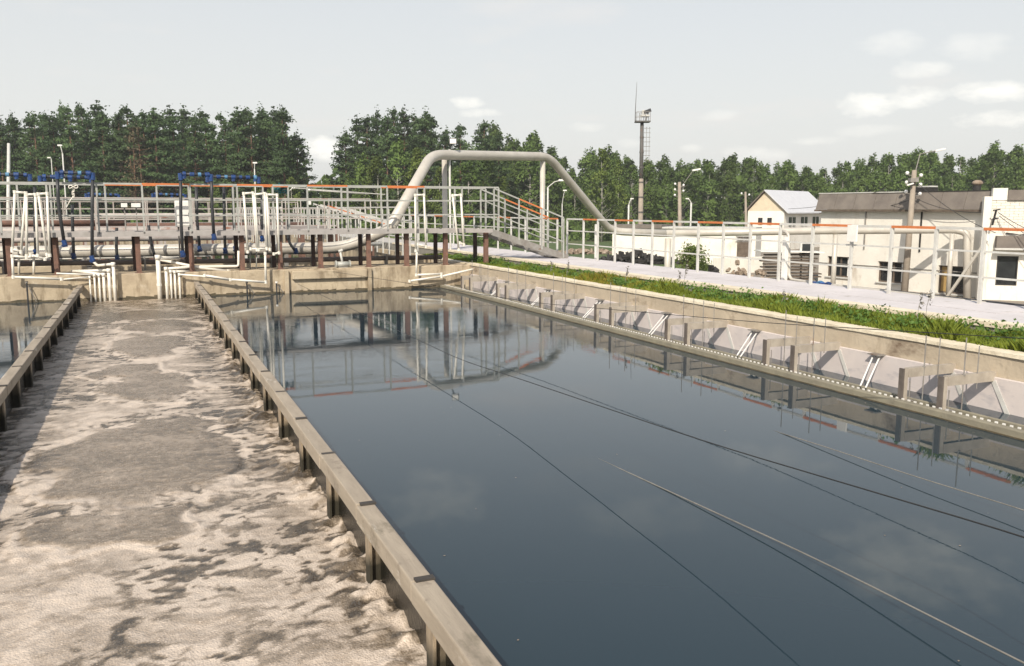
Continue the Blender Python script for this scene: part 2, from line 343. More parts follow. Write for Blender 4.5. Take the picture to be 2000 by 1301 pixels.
# liner on the lower part of the side wall, with a ledge
lin = MB(); ys = np.linspace(-8, YW-.02, 220)
for i in range(219):
    o0 = .02*perlin(np.array([ys[i]*.9]), np.array([9.]))[0]; o1 = .02*perlin(np.array([ys[i+1]*.9]), np.array([9.]))[0]
    lin.quad((XW-.05+o0, ys[i], -.1), (XW-.05+o1, ys[i+1], -.1), (XW-.03+o1*.3, ys[i+1], .335), (XW-.03+o0*.3, ys[i], .335))
    lin.quad((XW-.03+o0*.3, ys[i], .335), (XW-.03+o1*.3, ys[i+1], .335), (XW-.004, ys[i+1], .343), (XW-.004, ys[i], .343))
obj('wall_liner_sheet', lin, sheet, **S)
# soil / grass strip base
GX0, GX1 = XW+.22, 9.2
obj('verge_soil', MB().quad((GX0, -8, .552), (GX1, -8, .552), (GX1, 27, .552), (GX0, 27, .552)), soil, **S)
# kerb stones, one by one
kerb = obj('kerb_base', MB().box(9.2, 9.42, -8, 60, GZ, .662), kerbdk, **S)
y = -2.0; me = None
while y < 34:
    L = 1.0; bb = MB().box(9.175, 9.425, 0.006, L-.006, .665, .722)
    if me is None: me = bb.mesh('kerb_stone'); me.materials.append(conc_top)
    o = bpy.data.objects.new('kerb_stone', me); COL.objects.link(o); o.parent = kerb; o.location = (random.uniform(-.004, .004), y, random.uniform(-.004, .004))
    y += L
# paved walk
pv = obj('pavement', MB().box(9.43, 11.35, -8, 60, GZ, .60), kerbm, **S)
y = -2.0; me = None
while y < 34:
    for (xa, xb) in ((9.435, 10.28), (10.30, 11.36)):
        key = 'ps%.1f' % xa
        me = bpy.data.meshes.get(key)
        if not me: me = MB().box(xa, xb, .006, 1.994, .601, .690).mesh(key); me.materials.append(pave)
        o = bpy.data.objects.new('paving_slab', me); COL.objects.link(o); o.parent = pv; o.location = (0, y, random.uniform(-.003, .003))
    y += 2.0
obj('embankment', MB().quad((11.35, -8, .59), (11.7, -8, .59), (11.7, 60, .59), (11.35, 60, .59)).quad((11.7, -8, .59), (15.5, -8, GZ), (15.5, 60, GZ), (11.7, 60, .59)), dirt, **S)

# ------------------------------------------------------------------ foaming channel
def foam_surface():
    xs = np.linspace(-1.362, 1.129, 157)
    ys = np.concatenate([np.arange(-6, 2.4, .2), np.arange(2.4, 9, .016), np.arange(9, 14, .025), np.arange(14, YW, .045), [YW]])
    X, Y = np.meshgrid(xs, ys)
    sm = lambda a, b, v: (lambda t: t*t*(3-2*t))(np.clip((v-a)/(b-a), 0, 1))
    wx = X + .25*fbm(X*1.1+3, Y*1.1, 3) + .06*fbm(X*4, Y*4+9, 2); wy = Y + .32*fbm(X*1.1-9, Y*1.1+7, 3) + .06*fbm(X*4+30, Y*4, 2)
    big = fbm(wx*.70+1.7, wy*.36+2.2, 3)
    far = sm(15.5, 19, Y); near = 1-sm(5.4, 7.6, Y)
    # slow brown boils down the middle, pale foam pushed to their rims
    bo = -1.0
    for (ex, ey, rx, ry) in ((-.12, 7.75, .82, 1.35), (-.30, 6.05, .50, .42), (.05, 10.9, .62, .95), (-.25, 12.1, .50, .5), (.0, 14.3, .62, 1.3), (.25, 16.6, .7, 1.0), (-.1, 18.4, 1.0, .9), (.75, 9.0, .22, .35)):
        bo = np.maximum(bo, 1-((wx-ex)/rx)**2-((wy-ey)/ry)**2)
    bo = bo + .55*fbm(X*1.9+4, Y*1.5+8, 4)
    boil = sm(-.06, .34, bo)
    edge = np.exp(-((bo+.14)/.17)**2)
    ax = X + .10*fbm(X*2.3+30, Y*2.3, 3); ay = Y + .10*fbm(X*2.3, Y*2.3+60, 3)
    swirl = fbm(wx*1.5+40, wy*1.9+6, 4)
    h1 = fbm(ax*3.4+5, ay*4.2+1, 4); h2 = fbm(ax*8.5+1, ay*11.0+4, 4); h3 = fbm(ax*18+11, ay*24+3, 3)
    vein = 1-np.clip(np.abs(fbm(wx*2.6+70, wy*4.0+2, 3))/.16, 0, 1)
    dens = sm(-.35, .30, fbm(X*1.0+20, Y*.9+3, 2) + .22*(X+.2)*near)
    holes = sm(.07, .22, h1*.70+h2*.52+.12*dens)*.95*(.25+.75*dens) + sm(.16, .34, h2+.35*h3)*.60*dens
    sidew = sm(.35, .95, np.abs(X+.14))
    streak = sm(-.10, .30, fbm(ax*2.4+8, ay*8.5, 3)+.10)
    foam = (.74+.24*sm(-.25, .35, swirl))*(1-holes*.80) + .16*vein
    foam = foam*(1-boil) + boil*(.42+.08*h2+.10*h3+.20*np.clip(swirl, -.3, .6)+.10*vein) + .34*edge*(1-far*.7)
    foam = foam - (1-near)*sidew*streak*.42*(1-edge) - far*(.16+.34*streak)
    foam = np.clip(foam + .09*h3, 0, 1)
    Z = -.035 + .024*boil*(1-far) + .018*big + .008*h1*(1-boil*.6) + .007*h2*(1-boil*.3) + .003*h3 + .008*foam + .012*edge*(1-far)
    Z = Z*np.clip(1.1-far*.5, .4, 1.1)
    Z += sm(.84, 1.08, X)*.06*np.clip(fbm(X*7, Y*6, 3)+.2, 0, 1)*(1-far)
    ny, nx = X.shape
    v = np.stack([X, Y, Z], -1).reshape(-1, 3)
    idx = np.arange(ny*nx).reshape(ny, nx)
    f = np.stack([idx[:-1, :-1], idx[:-1, 1:], idx[1:, 1:], idx[1:, :-1]], -1).reshape(-1, 4)
    me = bpy.data.meshes.new('aeration_channel_water')
    me.vertices.add(len(v)); me.vertices.foreach_set('co', v.ravel().astype('f'))
    me.loops.add(f.size); me.loops.foreach_set('vertex_index', f.ravel().astype('i'))
    me.polygons.add(len(f)); me.polygons.foreach_set('loop_start', np.arange(0, f.size, 4, dtype='i'))
    me.update(calc_edges=True); me.shade_smooth()
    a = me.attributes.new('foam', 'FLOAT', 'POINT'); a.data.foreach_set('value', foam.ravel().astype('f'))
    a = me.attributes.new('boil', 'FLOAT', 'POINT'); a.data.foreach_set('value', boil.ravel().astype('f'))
    M = bpy.data.materials.new('foaming_sludge'); M.use_nodes = True; t = M.node_tree; bs = t.nodes['Principled BSDF']
    at = t.nodes.new('ShaderNodeAttribute'); at.attribute_name = 'foam'; ab = t.nodes.new('ShaderNodeAttribute'); ab.attribute_name = 'boil'
    geo = t.nodes.new('ShaderNodeNewGeometry')
    n1 = nd(t, 'ShaderNodeTexNoise', Scale=30.0, Detail=6.0, Roughness=.7, Distortion=.6); t.links.new(geo.outputs['Position'], n1.inputs['Vector'])
    n2 = nd(t, 'ShaderNodeTexNoise', Scale=9.0, Detail=6.0, Roughness=.65, Distortion=1.2); t.links.new(geo.outputs['Position'], n2.inputs['Vector'])
    vo = nd(t, 'ShaderNodeTexVoronoi', Scale=85.0); t.links.new(geo.outputs['Position'], vo.inputs['Vector'])
    def mth(op, a, b, clamp=False):
        n = t.nodes.new('ShaderNodeMath'); n.operation = op; n.use_clamp = clamp
        for i, v in enumerate((a, b)):
            if isinstance(v, (int, float)): n.inputs[i].default_value = v
            else: t.links.new(v, n.inputs[i])
        return n.outputs[0]
    d = mth('ADD', mth('MULTIPLY', mth('SUBTRACT', n1.outputs[0], .5), .42), mth('MULTIPLY', mth('SUBTRACT', n2.outputs[0], .5), .45))
    vb = nd(t, 'ShaderNodeTexVoronoi', Scale=60.0); t.links.new(geo.outputs['Position'], vb.inputs['Vector'])
    sepv = t.nodes.new('ShaderNodeSeparateColor'); t.links.new(vb.outputs['Color'], sepv.inputs[0])
    bub = mth('MULTIPLY', mth('LESS_THAN', vb.outputs['Distance'], .30), mth('GREATER_THAN', sepv.outputs[0], .80))  # pale bubbles, their sparkle painted into the colour as bright dots
    d = mth('ADD', d, mth('MULTIPLY', bub, .30))
    fo = mth('ADD', at.outputs['Fac'], d, True)
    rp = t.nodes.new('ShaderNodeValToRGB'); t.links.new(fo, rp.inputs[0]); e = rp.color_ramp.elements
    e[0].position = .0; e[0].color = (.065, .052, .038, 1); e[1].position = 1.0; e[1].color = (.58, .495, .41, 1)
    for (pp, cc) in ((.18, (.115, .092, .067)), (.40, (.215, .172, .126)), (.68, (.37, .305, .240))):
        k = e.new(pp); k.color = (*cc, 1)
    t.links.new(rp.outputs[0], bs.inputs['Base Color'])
    rr = t.nodes.new('ShaderNodeMapRange'); t.links.new(fo, rr.inputs[0]); rr.inputs[3].default_value = .10; rr.inputs[4].default_value = .48
    t.links.new(rr.outputs[0], bs.inputs['Roughness'])
    hgt = mth('ADD', mth('MULTIPLY', n1.outputs[0], .0035), mth('ADD', mth('MULTIPLY', n2.outputs[0], .006), mth('MULTIPLY', vo.outputs['Distance'], -.004)))
    bp = nd(t, 'ShaderNodeBump', Strength=.9, Distance=1.0); t.links.new(hgt, bp.inputs['Height']); t.links.new(bp.outputs[0], bs.inputs['Normal'])
    obj('aeration_channel_water', me, M, **S)
foam_surface()

def flecks():      # specks of scum drifting on the calm basin, mostly along its edges
    rs = np.random.RandomState(31); mb = MB()
    for k in range(420):
        e = rs.rand()
        if e < .5: x = 1.17+abs(rs.normal())*.10; y = rs.uniform(2.5, 21)
        elif e < .75: x = 7.12-abs(rs.normal())*.10; y = rs.uniform(4, 21)
        else: x = rs.uniform(1.3, 7); y = rs.uniform(2.5, 20)
        r = rs.uniform(.003, .010)*(1 if e < .75 else .8); n = len(mb.v); a0 = rs.uniform(0, 6)
        for j in range(5): a = a0+j*1.2566; q = r*rs.uniform(.6, 1.3); mb.v.append((x+math.cos(a)*q, y+math.sin(a)*q*.8, .003))
        mb.f.append(tuple(range(n, n+5)))
    o = obj('floating_scum', mb, debris, kind='stuff'); tag(o, 'small pale specks of scum drifting along the edges of the calm basin', 'scum')
flecks()
# ================================================================== BAFFLES
def algae_mat():
    M = mat('post_with_algae', (.34, .27, .19), (.25, .20, .14), 5, .75, bump=.004, stretch=(6, 6, 1)); t = M.node_tree; bs = t.nodes['Principled BSDF']
    l = bs.inputs['Base Color'].links[0].from_socket
    geo = t.nodes.new('ShaderNodeNewGeometry'); sp = t.nodes.new('ShaderNodeSeparateXYZ'); t.links.new(geo.outputs['Position'], sp.inputs[0])
    nz = nd(t, 'ShaderNodeTexNoise', Scale=9.0, Detail=4.0); t.links.new(geo.outputs['Position'], nz.inputs['Vector'])
    ad = t.nodes.new('ShaderNodeMath'); ad.operation = 'MULTIPLY_ADD'; t.links.new(nz.outputs[0], ad.inputs[0]); ad.inputs[1].default_value = -.16; t.links.new(sp.outputs[2], ad.inputs[2])
    mr = t.nodes.new('ShaderNodeMapRange'); mr.inputs[1].default_value = .10; mr.inputs[2].default_value = 0.0; t.links.new(ad.outputs[0], mr.inputs[0])
    mx = t.nodes.new('ShaderNodeMix'); mx.data_type = 'RGBA'; t.links.new(mr.outputs[0], mx.inputs[0]); t.links.new(l, mx.inputs[6]); mx.inputs[7].default_value = (.030, .026, .015, 1)
    t.links.new(mx.outputs[2], bs.inputs['Base Color']); return M
postm = algae_mat()
def baffle(x0, x1, side, label, y_first):
    """x0..x1 beam footprint, side=-1: posts stand on the -x side"""
    T = thing('baffle_wall', label, 'baffle', loc=(x0, 3, 0))
    xp = x0 if side < 0 else x1
    P = 1.13
    def one(mesh_name, mb, m, yy, name, jz=0):
        me = bpy.data.meshes.get(mesh_name)
        if not me:
            me = mb.mesh(mesh_name); me.materials.append(m)
        o = bpy.data.objects.new(name, me); COL.objects.link(o); o.parent = T; o.matrix_parent_inverse = T.matrix_basis.inverted(); o.location = (random.uniform(-.004, .004), yy, jz)
        return o
    k = 'b%.0f' % (x0*100)
    n = 0; yy = y_first
    while yy < YW-.2:
        L = min(P, YW-.01-yy)
        be = MB().box(x0, x1, .004, L-.004, .245, .35)
        o = one(k+'_beam' if L == P else k+'_beamend', be, beamm, yy, 'beam', random.uniform(-.006, .006))
        bv = o.modifiers.new('bevel', 'BEVEL'); bv.width = .008; bv.segments = 2
        if L < P: break
        if side < 0:
            bx = MB().box(xp+.004, xp+.018, -.30, -.20, -.4, .30); bx.box(xp+.018, xp+.075, -.262, -.245, -.4, .243); bx.box(xp+.075, xp+.088, -.30, -.20, -.4, .243)
            xb0, xb1 = x1-.035, x1-.018
        else:
            bx = MB().box(xp-.018, xp-.004, -.30, -.20, -.4, .243); bx.box(xp-.075, xp-.018, -.262, -.245, -.4, .243); bx.box(xp-.088, xp-.075, -.30, -.20, -.4, .243)
            bx.box(xp-.018, xp-.002, -.30, -.20, -.4, .244); xb0, xb1 = x0+.018, x0+.035
        one(k+'_post', bx, postm, yy+P, 'post')
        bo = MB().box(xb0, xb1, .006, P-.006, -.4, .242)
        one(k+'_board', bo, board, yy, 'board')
        tb = MB().box(x0+.02, x1+.002, -.022, .022, .347, .358)
        one(k+'_tab', tb, tabm, yy+P, 'joint_plate')
        yy += P
    return T
baffle(1.055, 1.165, -1, 'long timber capped baffle on posts between the foaming channel and the calm clear tank', 3.69-1.13*6)
baffle(-1.40, -1.29, 1, 'long timber capped baffle along the shaded left side of the foaming channel', 3.9-1.13*6)

# ================================================================== LAUNDER on the right
LX0, LX1 = 7.15, 7.50
T = thing('overflow_launder', 'long grey overflow trough with notched weir edge running beside the right tank wall', 'launder', loc=(LX0, 6, 0))
b = MB().box(LX0, LX0+.085, -6, YW-.02, -.35, .075); obj('front_lip', b, lip, T, bevel=.01)
b = MB().box(LX0+.086, LX1-.04, -6, YW-.02, -.12, -.03); obj('trough_floor', b, trough, T)
b = MB().box(LX1-.039, LX1, -6, YW-.02, -.35, .05); obj('back_lip', b, lip, T, bevel=.008)
b = MB().box(LX0-.012, LX0-.001, -6, YW-.02, -.3, .012); obj('wet_band', b, wetline, T)
# weir plate, with white tips added to paint sun glints along it
obj('weir_plate', MB().box(LX0+.098, LX0+.104, -6, YW-.1, -.029, .066), trough, T)
w_ = MB(); y = 2.0
while y < YW-.1:
    w_.box(LX0+.096, LX0+.108, y+.020, y+.048, .058, .084); y += .078
obj('weir_glints', w_, white, T, kind='stuff')
flangem = mat('shaded_flange', (.135, .115, .10), (.09, .075, .065), 8, .8)  # shade on the left side of each bracket post, put into the colour
# bracket frames in pairs
def yfor(px, X=7.36, py=700):
    d = ray(px, py); return X*d.y/d.x
pairs = []
for (pn, pf) in ((1845, 1768), (1552, 1498), (1343, 1305), (1196, 1167), (1082, 1060), (993, 976), (924, 908)):
    pairs.append((yfor(pn, 7.33, 790), yfor(pf, 7.33, 780)))
names_ord = ['nearest', 'second nearest', 'third nearest', 'fourth nearest', 'fifth nearest', 'sixth nearest', 'farthest']
fr_meshes = None
for i, (ya, yb) in enumerate(pairs):
    for j, yy in enumerate((ya, yb)):
        lab = ('nearer' if j == 0 else 'farther') + ' grey steel bracket of the ' + names_ord[i] + ' pair over the overflow trough'
        R = thing('launder_bracket', lab, 'bracket', 'steel brackets holding the trough', (7.3, yy, 0))
        if fr_meshes is None:
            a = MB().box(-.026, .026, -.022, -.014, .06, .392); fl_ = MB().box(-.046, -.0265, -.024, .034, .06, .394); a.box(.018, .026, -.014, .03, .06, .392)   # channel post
            c = MB().box(.027, .73, -.030, -.022, .298, .396); c.box(.027, .73, -.022, .03, .388, .396); c.box(.027, .73, -.022, .03, .298, .306)   # channel arm
            r1 = MB().tube([(.055, -.02, .04), (.055, -.02, .30)], .006, 6); 
            r2 = MB().tube([(.24, -.034, -.02), (.24, -.034, .76)], .0065, 6)
            r3 = MB().tube([(.43, -.034, .28), (.43, -.034, .72)], .0055, 6)
            s1 = MB().bar((.665, -.03, .30), (.64, -.24, -.02), .006, .05, (0, 1, 0))
            bp_ = MB().box(-.07, .07, -.07, .07, .050, .060)
            nut = MB().tube([(.24, -.024, .386), (.24, -.024, .402)], .016, 6)
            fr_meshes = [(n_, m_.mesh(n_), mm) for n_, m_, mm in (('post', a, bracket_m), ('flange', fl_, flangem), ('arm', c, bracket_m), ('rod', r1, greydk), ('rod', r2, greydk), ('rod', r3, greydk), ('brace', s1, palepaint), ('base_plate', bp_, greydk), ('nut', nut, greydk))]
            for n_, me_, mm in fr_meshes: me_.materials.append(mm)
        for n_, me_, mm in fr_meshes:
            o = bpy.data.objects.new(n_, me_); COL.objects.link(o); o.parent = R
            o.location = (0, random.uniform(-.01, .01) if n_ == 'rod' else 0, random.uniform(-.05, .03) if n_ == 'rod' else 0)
# inclined double ties in the bays
tie_m = None
for i in range(len(pairs)-1):
    yc = (pairs[i][1]+pairs[i+1][0])/2+.08
    lab = 'double white tie slanting down the liner in the bay beyond the ' + names_ord[i] + ' bracket pair'
    R = thing('wall_tie', lab, 'tie', 'white ties along the liner', (7.4, yc, 0))
    if tie_m is None:
        a = MB().bar((.545, .05, .32), (.0, -.30, .06), .017, .008); c = MB().bar((.545, .15, .32), (.02, -.20, .06), .017, .008); e_ = MB().box(.48, .59, -.0, .18, .336, .350)
        tie_m = [('strap', a.mesh('strap')), ('strap', c.mesh('strap')), ('plate', e_.mesh('plate'))]
        tie_m[0][1].materials.append(white); tie_m[1][1].materials.append(white); tie_m[2][1].materials.append(greydk)
    for n_, me_ in tie_m:
        o = bpy.data.objects.new(n_, me_); COL.objects.link(o); o.parent = R

# ================================================================== RAILINGS
def post_mesh(h, wd=.045, m=None, key=''):
    k = 'post_%.2f_%s' % (h, key); me = bpy.data.meshes.get(k)
    if not me:
        me = MB().box(-wd/2, wd/2, -wd/2, wd/2, 0, h).mesh(k); me.materials.append(m or greymetal)
    return me
def put(me, name, parent, loc, rotz=0):
    o = bpy.data.objects.new(name, me); COL.objects.link(o); o.parent = parent; o.matrix_parent_inverse = parent.matrix_basis.inverted(); o.location = loc; o.rotation_euler.z = rotz; return o
def railing_run(T, pts, h, mids=(.42, .75), colours=None, key='', th=.045, m=None):
    """pts: base points; top rail per bay so that each painted length is a part"""
    for p in pts: put(post_mesh(h-.02, th, m, key), 'railing_post', T, p)
    for i in range(len(pts)-1):
        a, b = Vector(pts[i]), Vector(pts[i+1]); cc = (colours[i] if colours else None) or m or greymetal
        o = obj('top_rail', MB().bar(a+Vector((0, 0, h)), b+Vector((0, 0, h)), .05, .04), cc, T)
        if cc is orange: o['label'] = 'orange painted length of handrail'
    for f in mids:
        for i in range(len(pts)-1):
            a, b = Vector(pts[i]), Vector(pts[i+1])
            obj('middle_rail', MB().bar(a+Vector((0, -.02, h*f)), b+Vector((0, -.02, h*f)), .012, .028), m or greymetal, T)
# right-hand walk railing
pxs = [2120, 2020, 1925, 1831, 1744, 1666, 1589, 1525, 1467, 1414, 1365, 1317, 1275, 1238, 1202, 1168, 1140, 1108]
T = thing('walk_railing', 'long pale railing with orange lengths of handrail beside the paved walk on the right', 'railing', loc=(11.1, 10, .6))
RX = 11.1; pts = []
for px in pxs:
    d = ray(px, 430); yy = RX*d.y/d.x; pts.append(Vector((RX, yy, .685)))
cols = [(orange if i % 2 == 1 else palepaint) for i in range(len(pts)-1)]
def rail_h(y): return 1.06+ .0*y
railing_run(T, pts, 1.08, (.36, .70), cols, 'walk', .045, palepaint)
T2 = thing('far_walk_railing', 'pale railing with orange handrail continuing beyond the stair foot along the far walk', 'railing', loc=(11.1, 30, .6))
pts2 = [Vector((RX, 22.9+1.15*i, .685)) for i in range(16)]
railing_run(T2, pts2, 1.08, (.36, .70), [(orange if i % 3 < 1 else palepaint) for i in range(15)], 'walk', .045, palepaint)
# white sign box on railing
c = atX(1665, 455, RX-.06)
sg = thing('sign_box', 'blank white square plate fixed to the walk railing top', 'sign', loc=(RX-.06, c.y, c.z))
obj('plate', MB().box(RX-.075, RX-.045, c.y-.11, c.y+.11, c.z-.15, c.z+.13), white, sg, bevel=.006)
obj('bracket', MB().box(RX-.044, RX-.024, c.y-.03, c.y+.03, c.z-.1, c.z+.1), greydk, sg)
# stray white posts leaning by the railing
for (px, t0, b0, lab) in ((1165, 438, 502, 'white pointed post standing behind the railing near the stair foot'), (1531, 462, 552, 'thick white post standing outside the railing near the small pipe loop')):
    a = atX(px, b0, 11.42); bb = Vector((11.42, a.y, EYE-(EYE-a.z)*(t0-408)/(b0-408)))
    t_ = thing('white_post', lab, 'post', loc=(a.x, a.y, .5)); obj('shaft', MB().bar((a.x, a.y, .55), bb, .085, .085), white, t_); obj('foot', MB().box(a.x-.08, a.x+.08, a.y-.08, a.y+.08, .591, .62), kerbm, t_)

# ================================================================== FAR WALKWAY
DY0, DY1, DZ = 21.72, 22.78, 1.50
T = thing('elevated_walkway', 'raised steel walkway with grey and orange handrails on rusty posts above the tank end wall', 'walkway', loc=(2, 22.2, .58))
DXL, DXR = -7.0, 8.62
deckedge = mat('deck_edge_steel', (.40, .375, .36), (.32, .30, .28), 4, .6)
# deck gratings, one plate per metre
xx = DXL
gm = MB().box(.008, 1.10-.008, DY0+.05, DY1-.05, DZ-.045, DZ).mesh('deck_plate'); gm.materials.append(greydk)
while xx + 1.1 < DXR+.2:
    put(gm, 'deck_plate', T, (xx, 0, random.uniform(-.003, .003))); xx += 1.1
obj('edge_beam', MB().box(DXL, DXR, DY0, DY0+.045, DZ-.075, DZ+.03), deckedge, T)
obj('edge_beam', MB().box(DXL, DXR, DY1-.045, DY1, DZ-.075, DZ+.03), deckedge, T)
for px in (-140, -60, 18, 110, 190, 270, 374, 473, 547, 626, 720, 794, 870, 949):
    X = atY(px, 500, 21.95).x
    me = bpy.data.meshes.get('sp')
    if not me:
        a = MB().box(-.055, .055, -.055, -.045, 0, .86); a.box(-.055, .055, .045, .055, 0, .86); a.box(-.006, .006, -.045, .045, 0, .86); a.box(-.09, .09, -.09, .09, 0, .012)
        me = a.mesh('sp'); me.materials.append(rust)
    if px != 190: put(me, 'support_post', T, (X, 21.95, .58), random.uniform(-.06, .06))
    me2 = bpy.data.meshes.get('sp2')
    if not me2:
        me2 = MB().box(-.045, .045, -.045, .045, 0, .86).mesh('sp2'); me2.materials.append(rust_shade)
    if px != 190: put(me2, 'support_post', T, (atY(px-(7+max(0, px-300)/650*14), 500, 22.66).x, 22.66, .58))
fxs = [atY(px, 450, DY0+.05).x for px in (-200, -95, 3, 97, 194, 282, 375, 466, 535, 602, 680, 757, 829, 902, 973)]
cc = [None]*14
for i in (5, 7, 9, 11): cc[i] = orange
railing_run(T, [Vector((x, DY0+.02, DZ-.02)) for x in fxs], 1.13, (.37, .69), cc, 'deck', .04)
bxs = [atY(px, 450, DY1).x for px in (-170, -60, 40, 104, 210, 310, 372, 458, 516, 565, 668, 745, 815, 888, 948)]
cc = [None]*14
for i in (4, 6, 8, 11): cc[i] = orange
railing_run(T, [Vector((x, DY1-.03, DZ-.02)) for x in bxs], 1.13, (.37, .69), cc, 'deck', .04)
# stairs down to the walk
ST = thing('steel_stair', 'short steel stair with sloping handrails from the raised walkway down to the paved walk', 'stair', loc=(9.6, 22.2, .69))
sx0, sx1, sz0, sz1 = DXR, 10.75, DZ, .70
for yy in (DY0+.02, DY1-.05):
    obj('stringer', MB().bar((sx0-.02, yy, sz0-.06), (sx1+.12, yy, sz1+.0), .03, .17), greydk, ST)
    hp = [Vector((sx0+(sx1-sx0)*f, yy, sz0+(sz1-sz0)*f)) for f in (.02, .36, .68, .99)]
    for p_ in hp: put(post_mesh(1.08, .036, None, 'stair'), 'railing_post', ST, p_)
    for i in range(3):
        o_ = obj('top_rail', MB().bar(hp[i]+Vector((0, 0, 1.1)), hp[i+1]+Vector((0, 0, 1.1)), .045, .035), orange if (i == 1 or (i == 2 and yy > 22)) else greymetal, ST)
        for f in (.40, .75): obj('middle_rail', MB().bar(hp[i]+Vector((0, 0, 1.1*f)), hp[i+1]+Vector((0, 0, 1.1*f)), .025, .028), greymetal, ST)
for i in range(5):
    f = (i+.7)/5; obj('tread', MB().box(sx0+(sx1-sx0)*f-.14, sx0+(sx1-sx0)*f+.13, DY0+.05, DY1-.08, sz0+(sz1-sz0)*f-.03, sz0+(sz1-sz0)*f), greydk, ST)

# ---- thin summer air
hm = bpy.data.materials.new('thin_haze'); hm.use_nodes = True; t_ = hm.node_tree; t_.nodes.clear()
pvn = nd(t_, 'ShaderNodeVolumePrincipled', Density=.0006, Anisotropy=.2); pvn.inputs['Color'].default_value = (.97, .98, 1, 1)
on = t_.nodes.new('ShaderNodeOutputMaterial'); t_.links.new(pvn.outputs[0], on.inputs['Volume'])
obj('haze', MB().box(-605, 705, -305, 905, GZ-1, 24), hm, kind='stuff'); bpy.data.objects['haze']['label'] = 'thin pale summer haze softening the far trees'; bpy.data.objects['haze']['category'] = 'haze'
# ================================================================== PIPES AT THE FAR END
PR = .158
arch = [(-9.5, 24.1, 1.02), (5.2, 24.1, .98), atD(762, 445, 23.9), atD(843, 302, 27.5), atD(1072, 306, 33), atD(1193, 452, 37), atD(1300, 456, 37.5), atD(1590, 451, 38.2), atD(1868, 449, 38.5), atD(1889, 455, 38.3), atD(1889, 585, 38.3)]
arch = [Vector(a) for a in arch]
P_ = thing('overhead_pipeline', 'large pale clad pipeline arching over the road and running past the white building', 'pipe', loc=(arch[3].x, arch[3].y, GZ))
low = smoothpath([arch[0], arch[1], arch[2]], .6); obj('low_run', MB().tube(low, PR, 16), pipe_l, P_, smooth=True)
obj('arch', MB().tube(smoothpath([arch[2]+ (arch[2]-arch[3]).normalized()*.05, arch[3], arch[4], arch[5], arch[6]], .6, 7), PR, 16), pipe_l, P_, smooth=True)
obj('long_run', MB().tube(smoothpath([arch[6], arch[7], arch[8], arch[9], arch[10]], .5), PR, 16), pipe_l, P_, smooth=True)
for a in (-7, -4.6, -2.2, .2, 2.6):
    obj('joint_band', MB().tube([(a, 24.1, 1.005), (a+.05, 24.1, 1.005)], PR+.012, 16), pipe_l, P_, smooth=False)
    obj('saddle', MB().box(a+.9, a+1.0, 24.0, 24.2, GZ, .84), greydk, P_)
def pcol(px, ytop, dep, name='support_column', r=.12, mm=pipe_l):
    a = atD(px, ytop, dep); obj(name, MB().tube([(a.x, a.y, GZ), (a.x, a.y, a.z)], r, 12), mm, P_, smooth=True)
pcol(868, 312, 28.6, r=.09); pcol(1060, 315, 32.7, r=.10)
pcol(1305, 466, 37.6, r=.14); pcol(1632, 458, 38.2, r=.11); pcol(1860, 457, 38.4, r=.10)
obj('brace', MB().bar(atD(1927, 470, 36), atD(1850, 580, 37.6), .10, .10), pipe_l, P_)
# grey brown pipe lying along the end wall
b = thing('low_pipe', 'brown grey pipe lying behind the posts along the top of the tank end wall', 'pipe', loc=(0, 22.95, .6))
pp = [(-9, 23.0, .80), (-2, 23.0, .79), (3, 23.0, .74), (7.6, 23.0, .73)]
obj('run', MB().tube(pp, .062, 12), pipe_g, b, smooth=True)
for a in (-6, -3, 0, 3, 6): obj('clamp', MB().box(a, a+.05, 22.9, 23.1, .58, .84), greydk, b)
b = thing('thin_white_pipe', 'thin white pipe running along just under the large pale pipeline', 'pipe', loc=(0, 23.8, .8))
obj('run', MB().tube([(-9, 23.7, .86), (1.6, 23.7, .84)], .022, 8), whitep, b, smooth=True)
for a in range(-8, 2, 1): obj('clip', MB().box(a, a+.03, 23.67, 23.73, .60, .88), greydk, b)

# ---- blue manifolds with black hoses
def manifold(px0, px1, py, Y, label, sag_=.0):
    a, b = atY(px0, py, Y), atY(px1, py+2, Y)
    T = thing('blue_manifold', label, 'manifold', 'blue air manifolds above the walkway', (a.x, Y, a.z))
    n = max(4, int((b.x-a.x)/.17)); 
    obj('pipe', MB().tube([a, b], .035, 8), blackp, T, smooth=True)
    for i in range(n):
        t_ = (i+.5)/n; c = a.lerp(b, t_); L = .05 if i % 2 else .035
        obj('fitting', MB().tube([c-Vector((L, 0, 0)), c+Vector((L, 0, 0))], .050 if i % 3 else .060, 10), cyanf if i % 4 == 2 else bluef, T)
        if i % 3 == 0: obj('valve', MB().tube([c, c+Vector((0, 0, -.10))], .045, 8), bluef, T)
    for c in (a, b): obj('elbow', MB().tube([c+Vector((0, 0, .02)), c+Vector((0, 0, -.14))], .050, 10), bluef, T)
    return T
manifold(-30, 58, 340, 22.9, 'blue valve manifold above the walkway at the far left edge')
manifold(78, 178, 345, 22.9, 'back blue valve manifold behind the leftmost white loops')
manifold(112, 181, 337, 21.55, 'front blue valve manifold on two black hoses at the left')
manifold(352, 412, 340, 21.55, 'front blue valve manifold on two black hoses beside the orange handrail')
manifold(405, 505, 345, 22.9, 'back blue valve manifold above the middle white loops')
manifold(168, 232, 379, 34, 'small far blue manifold left of the white cabinet'); manifold(298, 362, 379, 34, 'small far blue manifold just above the white cabinet')
